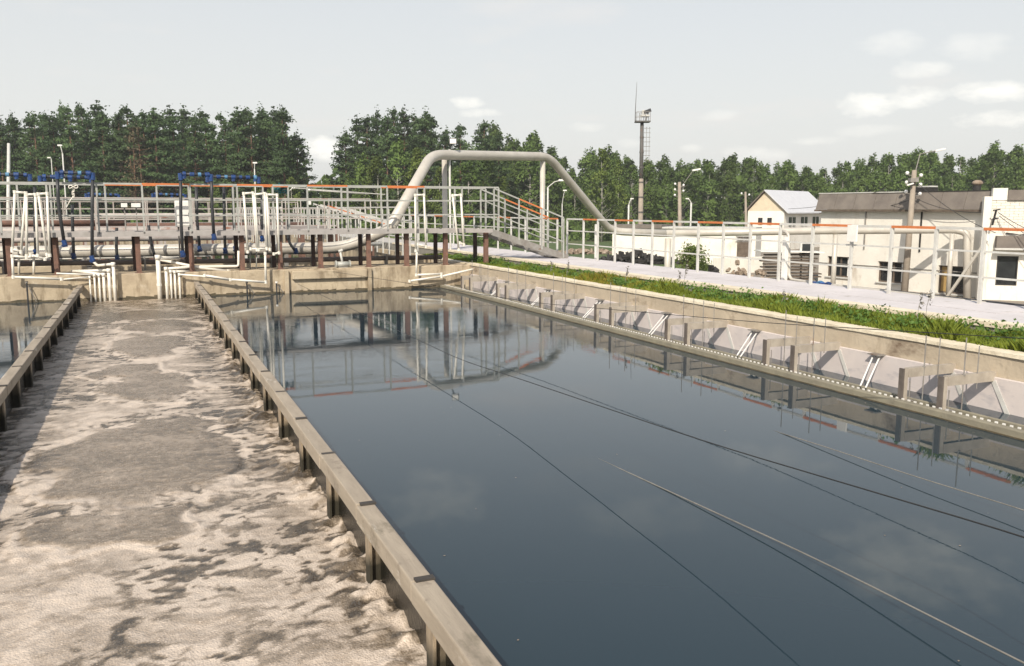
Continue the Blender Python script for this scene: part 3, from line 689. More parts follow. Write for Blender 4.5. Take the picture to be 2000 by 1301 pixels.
def hose(pts, Y, label, r=.036, m=blackp, foot=True, group='black air hoses hanging from the manifolds'):
    P3 = [atY(x, y, Y if not isinstance(Y, (list, tuple)) else Y[i]) for i, (x, y) in enumerate(pts)]
    T = thing('air_hose', label, 'hose', group, tuple(P3[-1]))
    obj('hose', MB().tube(smoothpath(P3, .2), r, 8), m, T, smooth=True)
    if foot:
        e = P3[-1]; obj('coupling', MB().tube([e+Vector((-.01, 0, .10)), e+Vector((.015, 0, -.05))], .052, 10), bluef, T)
        obj('collar', MB().tube([e+Vector((-.01, 0, .02)), e+Vector((.01, 0, -.02))], .066, 10), bluef, T)
H_ = [([(112, 348), (114, 400), (126, 478)], 21.55, 'black hose slanting down behind the leftmost white loops'),
      ([(181, 348), (180, 420), (180, 508)], 21.55, 'thick black hose hanging straight down into the left white pipes'),
      ([(353, 348), (353, 420), (357, 498)], 21.55, 'black hose beside the white cabinet ending in a blue coupling'),
      ([(413, 348), (414, 400), (418, 465)], 21.55, 'shorter black hose right of the white cabinet'),
      ([(141, 400), (142, 450), (144, 502)], 23.4, 'black hose behind the walkway between the two left hoses'),
      ([(383, 360), (385, 430), (390, 488)], 23.4, 'black hose behind the walkway right of the white cabinet'),
      ([(437, 365), (438, 430), (440, 492)], 23.4, 'black hose under the left end of the middle back manifold'),
      ([(455, 365), (456, 420), (460, 488)], 23.4, 'black hose under the middle back manifold next to a grey post'),
      ([(290, 440), (296, 480), (306, 512)], 23.5, 'curved black hose under the deck left of the white pipes'),
      ([(228, 445), (227, 480), (229, 506)], 23.5, 'short black hose under the deck beside the pale pipeline'),
      ([(68, 365), (68, 430), (70, 495)], 23.4, 'dark hose behind the leftmost white loops'),
      ([(512, 370), (511, 430), (512, 468)], 23.4, 'dark hose behind the middle white loops'),
      ([(563, 430), (562, 470), (578, 492)], 23.4, 'bent dark hose right of the middle white loops')]
for (p_, Y, l_) in H_: hose(p_, Y, l_)
# ---- white pipe loops
def loop(ps, Y, label, r=.027):
    P3 = [atY(x, y, Y) for x, y in ps]
    T = thing('pipe_loop', label, 'pipe loop', 'white plastic pipe loops hung on the walkway', tuple(P3[0]))
    for i in range(len(P3)-1):
        a, b = P3[i], P3[i+1]
        obj('pipe', MB().tube([a, b], r, 8), whitep, T, smooth=True)
    for q_ in P3: obj('elbow', MB().tube([q_+Vector((0, -.0, -.035)), q_+Vector((0, 0, .035))], r*1.35, 8), whitep, T)
LOOPS = [([(24, 490), (29, 375), (50, 377), (41, 492), (24, 486)], 'first white pipe loop from the left edge, narrow at its foot'),
         ([(52, 500), (52, 380), (69, 380), (74, 499), (52, 503), (24, 500), (26, 541), (120, 545)], 'second white pipe loop from the left, joined to the pipe along the wall'),
         ([(92, 497), (75, 379), (92, 378), (97, 499), (88, 506), (60, 498)], 'third white pipe loop from the left, slanting like a V'),
         ([(484, 492), (476, 378), (494, 377), (502, 488)], 'left loop of the middle group of white loops'),
         ([(505, 488), (497, 380), (517, 378), (521, 486), (490, 486)], 'centre loop of the middle group of white loops'),
         ([(527, 487), (521, 380), (541, 381), (545, 494), (535, 496)], 'right loop of the middle group of white loops'),
         ([(518, 495), (519, 551), (450, 546), (400, 538)], 'white pipe running low across the end wall below the middle loops'),
         ([(812, 490), (811, 381), (828, 381), (832, 482), (816, 477)], 'white loop hanging left of the arch support column'),
         ([(814, 495), (813, 537), (862, 535)], 'low white pipe bend on the end wall below the right loops'),
         ([(896, 488), (884, 382), (900, 381), (906, 478), (898, 474)], 'white loop hanging right of the arch support column'),
         ([(800, 549), (862, 540), (945, 521), (950, 536)], 'long thin white pipe crossing the wall towards the trough head'),]
for ps, l_ in LOOPS: loop(ps, 21.6, l_)
# white drop pipes entering the foaming channel
def drop(px, ytop, ybot, lead, label, r, grp):
    top = atY(px, ytop, 21.66); 
    T = thing('drop_pipe', label, 'pipe', grp, (top.x, 21.66, .02))
    obj('riser', MB().tube([(top.x, 21.66, -.15), (top.x, 21.66, top.z)], r, 10), whitep, T, smooth=True)
    P3 = [top]+[atY(x, y, Y) for x, y, Y in lead]
    obj('lead_pipe', MB().tube(smoothpath(P3, .06), r*.9, 8), whitep, T, smooth=True)
    obj('elbow', MB().tube([top+Vector((0, 0, -.05)), top+Vector((0, 0, r*1.2))], r*1.3, 10), whitep, T, smooth=True)
    obj('socket', MB().tube([(top.x, 21.66, .28), (top.x, 21.66, .34)], r*1.18, 10), whitep, T)
g1 = 'white drop pipes at the left corner of the channel'; g2 = 'white drop pipes at the right corner of the channel'
DP = [(175, 541, 578, [(120, 546, 21.6)], 'thinnest white drop pipe next to the shaded baffle', .018, g1),
      (184, 537, 578, [(110, 534, 21.64)], 'second white drop pipe from the shaded baffle', .022, g1),
      (193, 537, 578, [(130, 535, 21.9)], 'third white drop pipe from the shaded baffle', .022, g1),
      (202, 536, 578, [(150, 530, 22.0)], 'fourth white drop pipe from the shaded baffle', .03, g1),
      (212, 528, 578, [(140, 530, 22.1)], 'fifth white drop pipe from the shaded baffle', .034, g1),
      (221, 516, 578, [(190, 519, 22.2), (182, 510, 22.2)], 'thickest white drop pipe of the left bunch, under the blue coupling', .036, g1),
      (308, 503, 576, [(350, 506, 22.2)], 'tallest thick white drop pipe at the right corner of the channel', .05, g2),
      (324, 525, 576, [(378, 521, 22.0), (466, 520, 22.0), (466, 490, 22.0)], 'second white drop pipe of the right bunch, fed by a long level pipe', .034, g2),
      (333, 530, 576, [(380, 529, 22.1), (450, 533, 22.1)], 'third white drop pipe of the right bunch', .024, g2),
      (341, 531, 576, [(372, 531, 21.9)], 'fourth white drop pipe of the right bunch', .024, g2),
      (350, 536, 576, [(400, 540, 21.62), (450, 547, 21.6)], 'fifth white drop pipe of the right bunch, nearest the sunlit baffle', .024, g2)]
for a in DP: drop(*a)
b = thing('white_feed_pipe', 'slanting white feed pipe lying on the end wall beside the tallest drop pipe', 'pipe', loc=(0, 22.2, .6))
obj('run', MB().tube([atY(312, 507, 22.15), atY(385, 522, 22.0), atY(445, 530, 22.0)], .035, 8), whitep, b, smooth=True)
obj('cap', MB().tube([atY(443, 530, 22.0), atY(450, 531, 22.0)], .045, 8), whitep, b, smooth=True)
for (x, y0, y1, l_) in ((37, 486, 540, 'short white stub pipe on the end wall under the left loops'), (66, 503, 540, 'thicker white stub pipe on the end wall right of the left loops'),
                    (489, 492, 534, 'thin grey stub pipe under the middle loops, left of two'), (501, 492, 534, 'thin grey stub pipe under the middle loops, right of two')):
    t_ = thing('stub_pipe', l_, 'pipe', 'stub pipes under the loops', tuple(atY(x, y1, 22.3))); a_, b_ = atY(x, y0, 22.3), atY(x, y1, 22.3); b_.z = .57
    obj('shaft', MB().tube([a_, b_], .026 if x < 100 else .016, 8), whitep if x < 100 else greymetal, t_, smooth=True); obj('cap', MB().tube([a_, a_+Vector((0, 0, .05))], .036 if x < 100 else .024, 8), whitep, t_)
# floats / scum gates on the wall face
for (x, l_) in ((540, 'thin dark gauge rod standing at the waterline left of the concrete pad'), (482, 'dark slanting rod at the waterline behind the baffle'), (52, 'dark rod at the waterline in the left tank')):
    t_ = thing('gauge_rod', l_, 'rod', 'gauge rods at the end wall', tuple(atY(x, 575, 21.7))); a_ = atY(x, 553, 21.7); obj('rod', MB().tube([a_, (a_.x, 21.7, -.2)], .018, 6), blackp, t_); obj('head', MB().tube([a_, a_+Vector((0, 0, .04))], .03, 8), white if x == 540 else greydk, t_)
    obj('stay', MB().tube([a_+Vector((.02, 0, -.05)), (a_.x+.16, 21.72, .02)], .01, 6), greydk, t_)
# small valve on wall pad
c = atY(670, 530, 22.0); T = thing('valve_pump', 'grey valve with upright handle standing on the end wall pad', 'valve', loc=(c.x, 22.0, .58))
obj('body', MB().tube([(c.x-.16, 22, .66), (c.x+.16, 22, .66)], .07, 12), greymetal, T, smooth=True); obj('flange', MB().tube([(c.x-.19, 22, .66), (c.x-.16, 22, .66)], .10, 12), greymetal, T); obj('flange', MB().tube([(c.x+.16, 22, .66), (c.x+.19, 22, .66)], .10, 12), greymetal, T)
obj('stem', MB().tube([(c.x, 22, .66), (c.x-.06, 22, .98)], .03, 8), palepaint, T, smooth=True); obj('handle', MB().tube([(c.x-.10, 22, .98), (c.x+.0, 22, 1.02)], .04, 8), palepaint, T); obj('foot', MB().box(c.x-.12, c.x+.12, 21.93, 22.07, .58, .60), greydk, T)
# white cabinet behind the walkway
a, b = atY(341, 392, 23.3), atY(374, 443, 23.3)
T = thing('white_cabinet', 'plain white control cabinet standing behind the walkway railing', 'cabinet', loc=(a.x, 23.3, b.z))
obj('case', MB().box(a.x, b.x, 23.3, 23.6, b.z, a.z), white, T, bevel=.01); obj('door', MB().box(a.x+.02, b.x-.02, 23.285, 23.299, b.z+.03, a.z-.03), white, T, bevel=.004)
obj('handle', MB().box(b.x-.06, b.x-.045, 23.27, 23.284, b.z+.25, b.z+.35), blackp, T)
obj('leg', MB().box(a.x+.04, a.x+.08, 23.4, 23.44, .1, b.z), greydk, T); obj('leg', MB().box(b.x-.08, b.x-.04, 23.4, 23.44, .1, b.z), greydk, T)
# rope bundle tied to the rail, teal net
T = thing('rope_bundle', 'white rope tied in loops to the walkway rail', 'rope', loc=tuple(atY(143, 360, 21.6)))
ps = [atY(143+10*math.sin(k*.9)*(1 if k < 12 else .2), 365-4*math.sin(k*1.8)+(k-12)*1.6*(k > 12), 21.62+.004*k) for k in range(26)]
obj('rope', MB().tube(smoothpath(ps, .05, 3), .012, 6), whitep, T, smooth=True)
obj('tail', MB().tube([atY(143, 384, 21.63), atY(137, 392, 21.63), atY(126, 412, 21.64)], .012, 6), whitep, T, smooth=True)
T = thing('teal_net', 'crumpled teal netting hanging by the walkway top rail', 'net', loc=tuple(atY(545, 372, 22.9)))
nm = MB(); rs = np.random.RandomState(2); base = [(538, 360), (552, 364), (560, 372), (550, 381), (538, 375), (545, 368)]
for k in range(46):
    x, y = rs.uniform(535, 562), rs.uniform(359, 380); c = atY(x, y, 22.9+rs.uniform(-.08, .08)); e = atY(x+rs.uniform(-8, 8), y+rs.uniform(-6, 6), 22.9+rs.uniform(-.08, .08)); g = atY(x+rs.uniform(-8, 8), y+rs.uniform(-6, 6), 22.9)
    n = len(nm.v); nm.v += [tuple(c), tuple(e), tuple(g)]; nm.f.append((n, n+1, n+2))
obj('mesh_folds', nm, tealnet, T); obj('cord', MB().tube([atY(560, 378, 22.9), atY(575, 364, 22.9)], .014, 6), palepaint, T)
for (a, b, l_) in (((570, 367), (752, 380), 'long pale pole lying across the back railing, upper one'), ((600, 371), (720, 379), 'long pale pole lying across the back railing, lower one')):
    t_ = thing('pole_stick', l_, 'pole', 'poles resting on the back railing', tuple(atY(a[0], a[1], 22.9))); obj('shaft', MB().tube([atY(*a, 22.92), atY(*b, 23.0)], .014, 6), palepaint, t_); obj('tip', MB().tube([atY(*a, 22.92), atY(a[0]+6, a[1], 22.92)], .03, 6), white, t_)

# ---- scum of equipment in the back tank: further walkways
def back_walkway(Y, x0, x1, lab, z=1.35, pipe=None):
    T = thing('back_walkway', lab, 'walkway', 'further walkways over the back tanks', ((x0+x1)/2, Y, .5))
    obj('deck_plate', MB().box(x0, x1, Y, Y+.9, z-.06, z), backpaint, T)
    n = int((x1-x0)/1.4); pts = [Vector((x0+(x1-x0)*i/n, Y+.03, z)) for i in range(n+1)]
    for row in (0, .84):
        for p_ in pts: put(post_mesh(1.03, .035, backpaint, 'bk'), 'railing_post', T, p_+Vector((0, row, 0)))
        for f in (1.05, .7, .36): obj('top_rail' if f > 1 else 'middle_rail', MB().bar(pts[0]+Vector((0, row, f)), pts[-1]+Vector((0, row, f)), .03, .03), backpaint, T)
    me = bpy.data.meshes.get('bs')
    if not me: me = MB().box(-.08, .08, -.08, .08, 0, 1.30).mesh('bs'); me.materials.append(rust)
    for i in range(0, n+1): put(me, 'support_post', T, pts[i]+Vector((.1, .4, -1.36)))
    return T
back_walkway(31, -8.8, 7.6, 'second raised walkway seen through the railings behind the first')
back_walkway(38, -8.8, 7.8, 'third raised walkway further behind over the back tank')
back_walkway(48, -8.8, 7.8, 'fourth and farthest raised walkway in front of the pine stand')
for (Y, z, r, mm, l_, x0, x1) in ((29, 1.15, .08, backpaint, 'reddish pipe crossing the back tank just behind the large pale pipe', -8.8, 3.2), (35, 1.55, .12, rust, 'reddish brown pipe on the second walkway level', -8.8, -.5),
                              (35.6, 1.25, .12, backpaint, 'pale pipe crossing the back tank at mid distance', -8.8, 7), (44, 1.25, .16, rust, 'far rusty pipe crossing the back tank', -8.8, 7.5), (44.5, 1.75, .10, backpaint, 'far pale pipe above the far rusty pipe', -2, 7.5), (27.2, .95, .06, palepaint, 'thin pale pipe on the second tank wall', -8.8, 7)):
    T = thing('cross_pipe', l_, 'pipe', 'pipes crossing the back tanks', (0, Y, z)); obj('run', MB().tube([(x0, Y, z), (x1, Y, z)], r, 10), mm, T, smooth=True)
    k = x0+.6
    while k < x1: obj('stand', MB().box(k, k+.07, Y-.04, Y+.04, -.1, z-r), mm, T); k += 2.2
# long railings running away over the back tanks (fan of uprights)
for (X, ya, yb, l_) in ((7.4, 24.6, 47, 'railing with close uprights running away along the back tank edge'), (4.6, 32, 48, 'shorter railing running away between the back walkways')):
    T = thing('edge_railing', l_, 'railing', 'railings running away over the back tank', (X, ya, .6)); yy = ya; 
    mm_ = post_mesh(1.5, .04, palepaint, 'er')
    while yy < yb: put(mm_, 'railing_post', T, (X, yy, .58)); yy += .8
    for z in (2.1, 1.7, 1.2): obj('top_rail' if z > 2 else 'middle_rail', MB().bar((X, ya, z), (X, yb, z), .04, .04), palepaint, T)
# heap of stair frames
T = thing('stair_frames', 'pale sloping handrails of a far stair between back tanks', 'stair', loc=(6, 34, .6))
for k in range(6):
    a = atY(612+k*14, 398+k*2, 33+k*.3); b = a+Vector((2.2, 0, -.7)); obj('handrail', MB().bar(a, b, .05, .05), orange if k == 2 else palepaint, T)
for k in range(5):
    a = atY(620+k*20, 400+k*5, 33); obj('upright', MB().bar(a, a-Vector((0, 0, .9)), .05, .05), palepaint, T)
# white clutter boxes
for (x0, y0, x1, y1, Y, l_) in ((236, 397, 249, 405, 30, 'small white box seen through the railing, left of the cabinet'), (256, 397, 275, 405, 30, 'wider white box seen through the railing next to the cabinet'),
                              (600, 392, 608, 400, 30, 'small pale box behind the railing right of the middle loops')):
    a, b = atY(x0, y0, Y), atY(x1, y1, Y); t_ = thing('junction_box', l_, 'box', 'white boxes on the back walkway', tuple(b))
    obj('case', MB().box(a.x, b.x, Y, Y+.15, b.z, a.z), white, t_, bevel=.01); obj('bracket', MB().box((a.x+b.x)/2-.02, (a.x+b.x)/2+.02, Y+.151, Y+.19, 1.3, a.z), greydk, t_)

# ================================================================== WIRES over the water
def cable(ps, label, r, m, name='cable', cat='cable', extra=None):
    o = obj(name, MB().tube(smoothpath([Vector(p_) for p_ in ps], .5, 3), r, 6), m, smooth=True); tag(o, label, cat); return o
def wat(px, yd, z): return atZ(px, yd, z)
def ext(a, b, Y): k = (Y-a.y)/(b.y-a.y); return a+(b-a)*k
a_, b_ = wat(905, 705, .26), wat(1400, 870, .50); e_ = ext(a_, b_, YW-.05); e_.z = .22
cable([e_, a_, wat(1000, 735, .31), b_, wat(2000, 1048, .70), wat(2300, 1150, .80)], 'dark cable slung over the calm water from the far wall to the near right', .0038, wirem)
a_, b_ = wat(1050, 592, .60), wat(2000, 661, 1.0); e_ = ext(a_, b_, YW-.05); e_.z = .5
cable([e_, a_, wat(1500, 631, .80), b_, wat(2200, 674, 1.08)], 'thin dark cable passing in front of the bracket pairs and the grass verge', .0042, wirem)
cable([wat(1060, 846, -.012), wat(1340, 975, .006), wat(1600, 1094, .04), wat(1870, 1230, .083), wat(2100, 1345, .11)], 'pale rope rising from the calm water towards the bottom right corner', .0045, ropem, 'rope', 'rope')
cable([wat(1500, 838, -.006), wat(1600, 869, .02), wat(1800, 935, .05), wat(2000, 996, .07), wat(2200, 1065, .09)], 'second rope leaving the water below the nearest bracket pairs', .004, ropem, 'rope', 'rope')

# ================================================================== BEYOND THE WALK
# small pipe loop and ground pipe along the railing foot
def bx(px, py, X=11.5): return atX(px, py, X)
T = thing('small_pipe_loop', 'slim pale pipe looping down from the pipeline to run beside the walk', 'pipe', loc=tuple(bx(1541, 545)))
ps = [bx(1526, 451), bx(1537, 453), bx(1541, 462), bx(1541, 538), bx(1546, 546), bx(1590, 553), bx(1700, 566), bx(1850, 584), bx(1925, 593)]
for q_ in ps[4:]: q_.z = max(q_.z, .62)
obj('run', MB().tube(smoothpath(ps, .12), .030, 8), pipe_l, T, smooth=True); obj('flange', MB().tube([bx(1541, 500), bx(1541, 503)], .05, 8), pipe_l, T)
T = thing('outer_black_hoses', 'pair of black hoses lying outside the railing from a blue coupling to the right edge', 'hose', loc=tuple(bx(1630, 550)))
for k in range(3):
    ps = [bx(1620+k*6, 549+k), bx(1680, 553+k*3), bx(1740, 566+k*3), bx(1800, 580+k*2), bx(1930, 592+k*3), bx(2100, 603+k*3)]
    for q_ in ps: q_.z = .61+.03*k; q_.x = 11.45+.05*k
    obj('hose', MB().tube(ps, .028, 8), blackp, T, smooth=True)
T = thing('blue_coupling', 'blue hose coupling lying by the railing foot beside the white post', 'coupling', loc=tuple(bx(1605, 550)))
ps = [bx(1592, 551), bx(1606, 550), bx(1622, 549)]
for q_ in ps: q_.z = .66; q_.x = 11.43
obj('body', MB().tube(ps, .06, 10), bluew, T, smooth=True); obj('nut', MB().tube([ps[1], ps[1]+Vector((0, -.06, 0))], .085, 8), cyanf, T); obj('nut', MB().tube([ps[2], ps[2]+Vector((0, -.05, 0))], .08, 8), bluef, T)

# ---- main white building
def upto(v, z): return Vector((v.x, v.y, z))
A = atD(1600, 500, 46); B = atD(1928, 500, 38); A.z = B.z = 0
dirn = (B-A).normalized(); nrm = Vector((dirn.y, -dirn.x, 0));
if nrm.dot(C0-A) < 0: nrm = -nrm
Lw = (B-A).length
BT = thing('workshop_building', 'long low whitewashed building with grey roof band and broken dark windows', 'building', loc=(A.x, A.y, GZ))
def onface(px, py):      # intersect ray with facade plane
    d = ray(px, py); k = (A-C0).dot(nrm)/d.dot(nrm); return C0+d*k
def slab(mb, u0, u1, z0, z1, o0, o1, org=A, dr=dirn, nr=nrm):   # box in facade space; o = offset outwards
    pts = []
    for z in (z0, z1):
        for (u, o) in ((u0, o0), (u1, o0), (u1, o1), (u0, o1)): v = org+dr*u+nr*o; pts.append((v.x, v.y, z))
    n = len(mb.v); mb.v += pts; mb.f += [(n,n+3,n+2,n+1),(n+4,n+5,n+6,n+7),(n,n+1,n+5,n+4),(n+1,n+2,n+6,n+5),(n+2,n+3,n+7,n+6),(n+3,n,n+4,n+7)]; return mb
def uz(px, py): v = onface(px, py); return (v-A).dot(dirn), v.z
wins = []
for (x0, y0, x1, y1) in ((1616, 500, 1661, 543), (1715, 510, 1768, 555), (1833, 518, 1881, 576)):
    u0, z1 = uz(x0, y0); u1, z0 = uz(x1, y1); _, z1b = uz(x1, y0); wins.append((u0, u1, max(z0, GZ+.5) if False else z0, z1))
EZ = uz(1760, 410)[1]; RZ = EZ+.82
# wall with openings: columns between windows
us = [0.0]
wl = MB(); prev = 0.0
for (u0, u1, z0, z1) in wins:
    slab(wl, prev, u0, GZ, EZ, -.3, 0); slab(wl, u0, u1, GZ, z0, -.3, -.001); slab(wl, u0, u1, z1, EZ, -.3, -.001); prev = u1
slab(wl, prev, Lw, GZ, EZ, -.3, 0)
slab(wl, .0, .3, GZ, EZ, -9, -.301); slab(wl, Lw-.3, Lw, GZ, EZ, -9, -.301); slab(wl, .0, Lw, GZ, EZ, -9.3, -9.001)
obj('wall', wl, plaster, BT)
# projecting thin vertical down pipes and seams
for px in (1690, 1799): 
    u, _ = uz(px, 450); obj('downpipe', slab(MB(), u-.03, u+.03, GZ+1.9, EZ, .003, .05), dark if px == 1799 else greydk, BT)
u_, zz = uz(1700, 480); obj('string_course', slab(MB(), 0, Lw, zz-1.02, zz-.98, .002, .03), greydk, BT)
# roof band of separate sheets, leaning back
n = 8
for i in range(n):
    u0, u1 = -.15+(Lw+.25)*i/n, -.15+(Lw+.25)*(i+1)/n-.02; mb = MB()
    pts = []
    for (u, z, o) in ((u0, EZ+.02, .28), (u1, EZ+.02, .28), (u1, RZ, .02), (u0, RZ, .02), (u0, EZ+.02, .20), (u1, EZ+.02, .20), (u1, RZ, -.06), (u0, RZ, -.06)):
        v = A+dirn*u+nrm*o; pts.append((v.x, v.y, z))
    mb.v = pts; mb.f = [(0,1,2,3),(4,7,6,5),(0,4,5,1),(3,2,6,7),(0,3,7,4),(1,5,6,2)]
    obj('roof_panel', mb, roofg, BT)
obj('eave_board', slab(MB(), -.2, Lw+.1, EZ-.08, EZ+.015, .0, .32), woodold, BT)
obj('roof_deck', slab(MB(), -.1, Lw, RZ-.25, RZ-.04, -9.2, -.07), dark, BT)
obj('roof_edge', slab(MB(), -.2, Lw*.55, RZ+.003, RZ+.05, -.05, .05), palepaint, BT); obj('roof_edge', slab(MB(), Lw*.55+.01, Lw, RZ+.003, RZ+.04, -.05, .05), dark, BT)
for i, (u0, u1, z0, z1) in enumerate(wins):
    f = slab(MB(), u0, u1, z1-.06, z1-.002, -.24, -.12); slab(f, u0, u1, z0+.002, z0+.06, -.24, -.12); slab(f, u0+.001, u0+.05, z0+.06, z1-.06, -.24, -.12); slab(f, u1-.05, u1-.001, z0+.06, z1-.06, -.24, -.12)
    wf = obj('window_frame', f, woodold, BT)
    if i == 2:
        obj('pane', slab(MB(), u0+.05, (u0*.6+u1*.4), z0+.06, z1-.06, -.22, -.19), ochre, wf); obj('pane', slab(MB(), (u0*.6+u1*.4)+.05, u1-.05, z0+.06, z1-.06, -.26, -.25), glassm, wf)
    else:
        um = (u0+u1)/2; k = [u0+.05, um-.03, um+.03, u1-.05]
        obj('pane', slab(MB(), k[0], k[1], z0+.06, z1-.06, -.22, -.21), glassm, wf); obj('pane', slab(MB(), k[2], k[3], z0+.06, z1-.06, -.22, -.21), glassm, wf)
        obj('mullion', slab(MB(), um-.03, um+.03, z0+.06, z1-.06, -.22, -.14), woodold, wf)
        obj('mullion', slab(MB(), u0+(u1-u0)*.78, u0+(u1-u0)*.78+.06, z0+.06, z1-.06, -.2, -.14), white, wf)
    obj('sill', slab(MB(), u0-.05, u1+.05, z0-.06, z0-.002, .002, .08), palepaint, BT)
# vents on its roof
for (px, py, r, l_, mm) in ((1909, 358, .26, 'round beige ventilator cap on the workshop roof', debris), (1809, 368, .30, 'low dark roof box with pale lid on the workshop roof', dark)):
    c = atD(px, py, 41.5); t_ = thing('roof_ventilator', l_, 'ventilator', loc=(c.x, c.y, RZ))
    if px == 1909:
        obj('cap', MB().tube([(c.x, c.y, c.z-.1), (c.x, c.y, c.z), (c.x, c.y, c.z+.10), (c.x, c.y, c.z+.15)], [.16, r, r*.75, .08], 12), mm, t_, smooth=True); obj('neck', MB().tube([(c.x, c.y, RZ-.1), (c.x, c.y, c.z-.1)], .18, 10), dark, t_)
    else:
        obj('case', MB().box(c.x-.45, c.x+.45, c.y-.3, c.y+.3, RZ-.1, c.z+.05), mm, t_); obj('lid', MB().box(c.x-.15, c.x+.35, c.y-.35, c.y+.35, c.z+.053, c.z+.12), palepaint, t_)
# right wing of whitewashed brick
W0 = atD(1930, 500, 37.4); W0.z = 0; W1 = atD(2060, 500, 36.5); W1.z = 0; d2 = (W1-W0).normalized(); n2 = Vector((d2.y, -d2.x, 0)); n2 = n2 if n2.dot(C0-W0) > 0 else -n2
L2 = (W1-W0).length
WT = thing('brick_wing', 'whitewashed brick wing with stepped pier, low lean-to roof and one dark window', 'building', loc=(W0.x, W0.y, GZ))
def face2(px, py): d = ray(px, py); k = (W0-C0).dot(n2)/d.dot(n2); v = C0+d*k; return (v-W0).dot(d2), v.z
core = slab(MB(), 0.13, L2, GZ, RZ-.36, -6, -.13, W0, d2, n2); obj('wall_core', core, brickw, WT)
wu0, wz1 = face2(1948, 500); wu1, wz0 = face2(1985, 558)
# bricks in courses (upper part, above lean-to)
bh, bl = .115, .34; z = face2(1950, 455)[1]; row = 0; bmesh_b = {}
def brick(u0, u1, z0, z1, o=0.0):
    obj('brick', slab(MB(), u0, u1, z0, z1, -.12, o, W0, d2, n2), brickw, WT)
while z < RZ-.42:
    u = -.0 - (bl/2 if row % 2 else 0)
    while u < L2:
        ua, ub = max(u, 0), min(u+bl-.010, L2)
        if ub-ua > .05: brick(ua, ub, z, z+bh-.009, random.uniform(-.004, .004))
        u += bl
    z += bh; row += 1
ztop = z
obj('pier', slab(MB(), 0.0, .55, ztop+.002, RZ+.10, -.5, .03, W0, d2, n2), plaster, WT)
obj('pier', slab(MB(), -.32, -.02, GZ, RZ-.25, -.5, .12, W0, d2, n2), plaster, WT)
obj('roof_band', slab(MB(), .56, L2, ztop+.002, RZ+.02, -6, .10, W0, d2, n2), roofg, WT)
zl = face2(1950, 455)[1]
# lower front wall around window
lw = slab(MB(), 0, wu0, GZ, zl-.01, -.12, .0, W0, d2, n2); slab(lw, wu1, L2, GZ, zl-.01, -.12, .0, W0, d2, n2); slab(lw, wu0, wu1, GZ, wz0, -.12, -.001, W0, d2, n2); slab(lw, wu0, wu1, wz1, zl-.01, -.12, -.001, W0, d2, n2)
obj('wall', lw, plaster, WT)
obj('lean_to_roof', slab(MB(), .22, L2, zl-.62, zl-.12, .003, .5, W0, d2, n2), roofg, WT); obj('fascia', slab(MB(), .18, L2, zl-.70, zl-.622, .004, .56, W0, d2, n2), palepaint, WT)
fr = slab(MB(), wu0, wu1, wz1-.05, wz1-.002, -.10, .012, W0, d2, n2); slab(fr, wu0, wu1, wz0+.002, wz0+.05, -.1, .012, W0, d2, n2); slab(fr, wu0+.001, wu0+.05, wz0+.05, wz1-.05, -.1, .012, W0, d2, n2); slab(fr, wu1-.05, wu1-.001, wz0+.05, wz1-.05, -.1, .012, W0, d2, n2)
wf = obj('window_frame', fr, dark, WT); obj('pane', slab(MB(), wu0+.05, wu1-.05, wz0+.05, wz1-.05, -.11, -.10, W0, d2, n2), glassm, wf)
obj('hanging_wires', MB().tube([W0+d2*.6+n2*.06+Vector((0, 0, zl+.0)), W0+d2*1.1+n2*.1+Vector((0, 0, zl-.08)), W0+d2*1.9+n2*.06+Vector((0, 0, zl+.03)), W0+d2*2.6+n2*.06+Vector((0, 0, zl-.05))], .03, 6), dark, WT)
# ---- gabled house
HD = 84
g0, g1, g2 = atD(1461, 412, HD), atD(1532, 412, HD-2), atD(1606, 412, HD+6)
HT = thing('gabled_house', 'two storey white house with pale metal roof and yellowish gable', 'house', loc=(g0.x, g0.y, GZ))
ez = g0.z; peak = atD(1493, 375, HD-.5)
dv = Vector((g1.x-g0.x, g1.y-g0.y, 0)); gd = dv.normalized(); gn = Vector((gd.y, -gd.x, 0)); gn = gn if gn.dot(C0-g0) > 0 else -gn
LG = dv.length; dep = 11.0; O = Vector((g0.x, g0.y, 0))
rdir = Vector((g2.x-g1.x, g2.y-g1.y, 0)).normalized()
def hp_(u, w, z): v = O+gd*u+rdir*w; return (v.x, v.y, z)
mb = MB(); mb.quad(hp_(0, 0, GZ), hp_(LG, 0, GZ), hp_(LG, 0, ez), hp_(0, 0, ez)).quad(hp_(LG, 0, GZ), hp_(LG, dep, GZ), hp_(LG, dep, ez), hp_(LG, 0, ez)).quad(hp_(0, 0, GZ), hp_(0, 0, ez), hp_(0, dep, ez), hp_(0, dep, GZ)).quad(hp_(0, dep, GZ), hp_(0, dep, ez), hp_(LG, dep, ez), hp_(LG, dep, GZ))
obj('wall', mb, plaster, HT)
mb = MB(); mb.v = [hp_(0, .0, ez), hp_(LG, .0, ez), hp_(LG*.47, .0, peak.z), hp_(0, .15, ez), hp_(LG, .15, ez), hp_(LG*.47, .15, peak.z)]; mb.f = [(0, 1, 2), (3, 5, 4), (0, 3, 4, 1)]; obj('gable', mb, gable, HT)
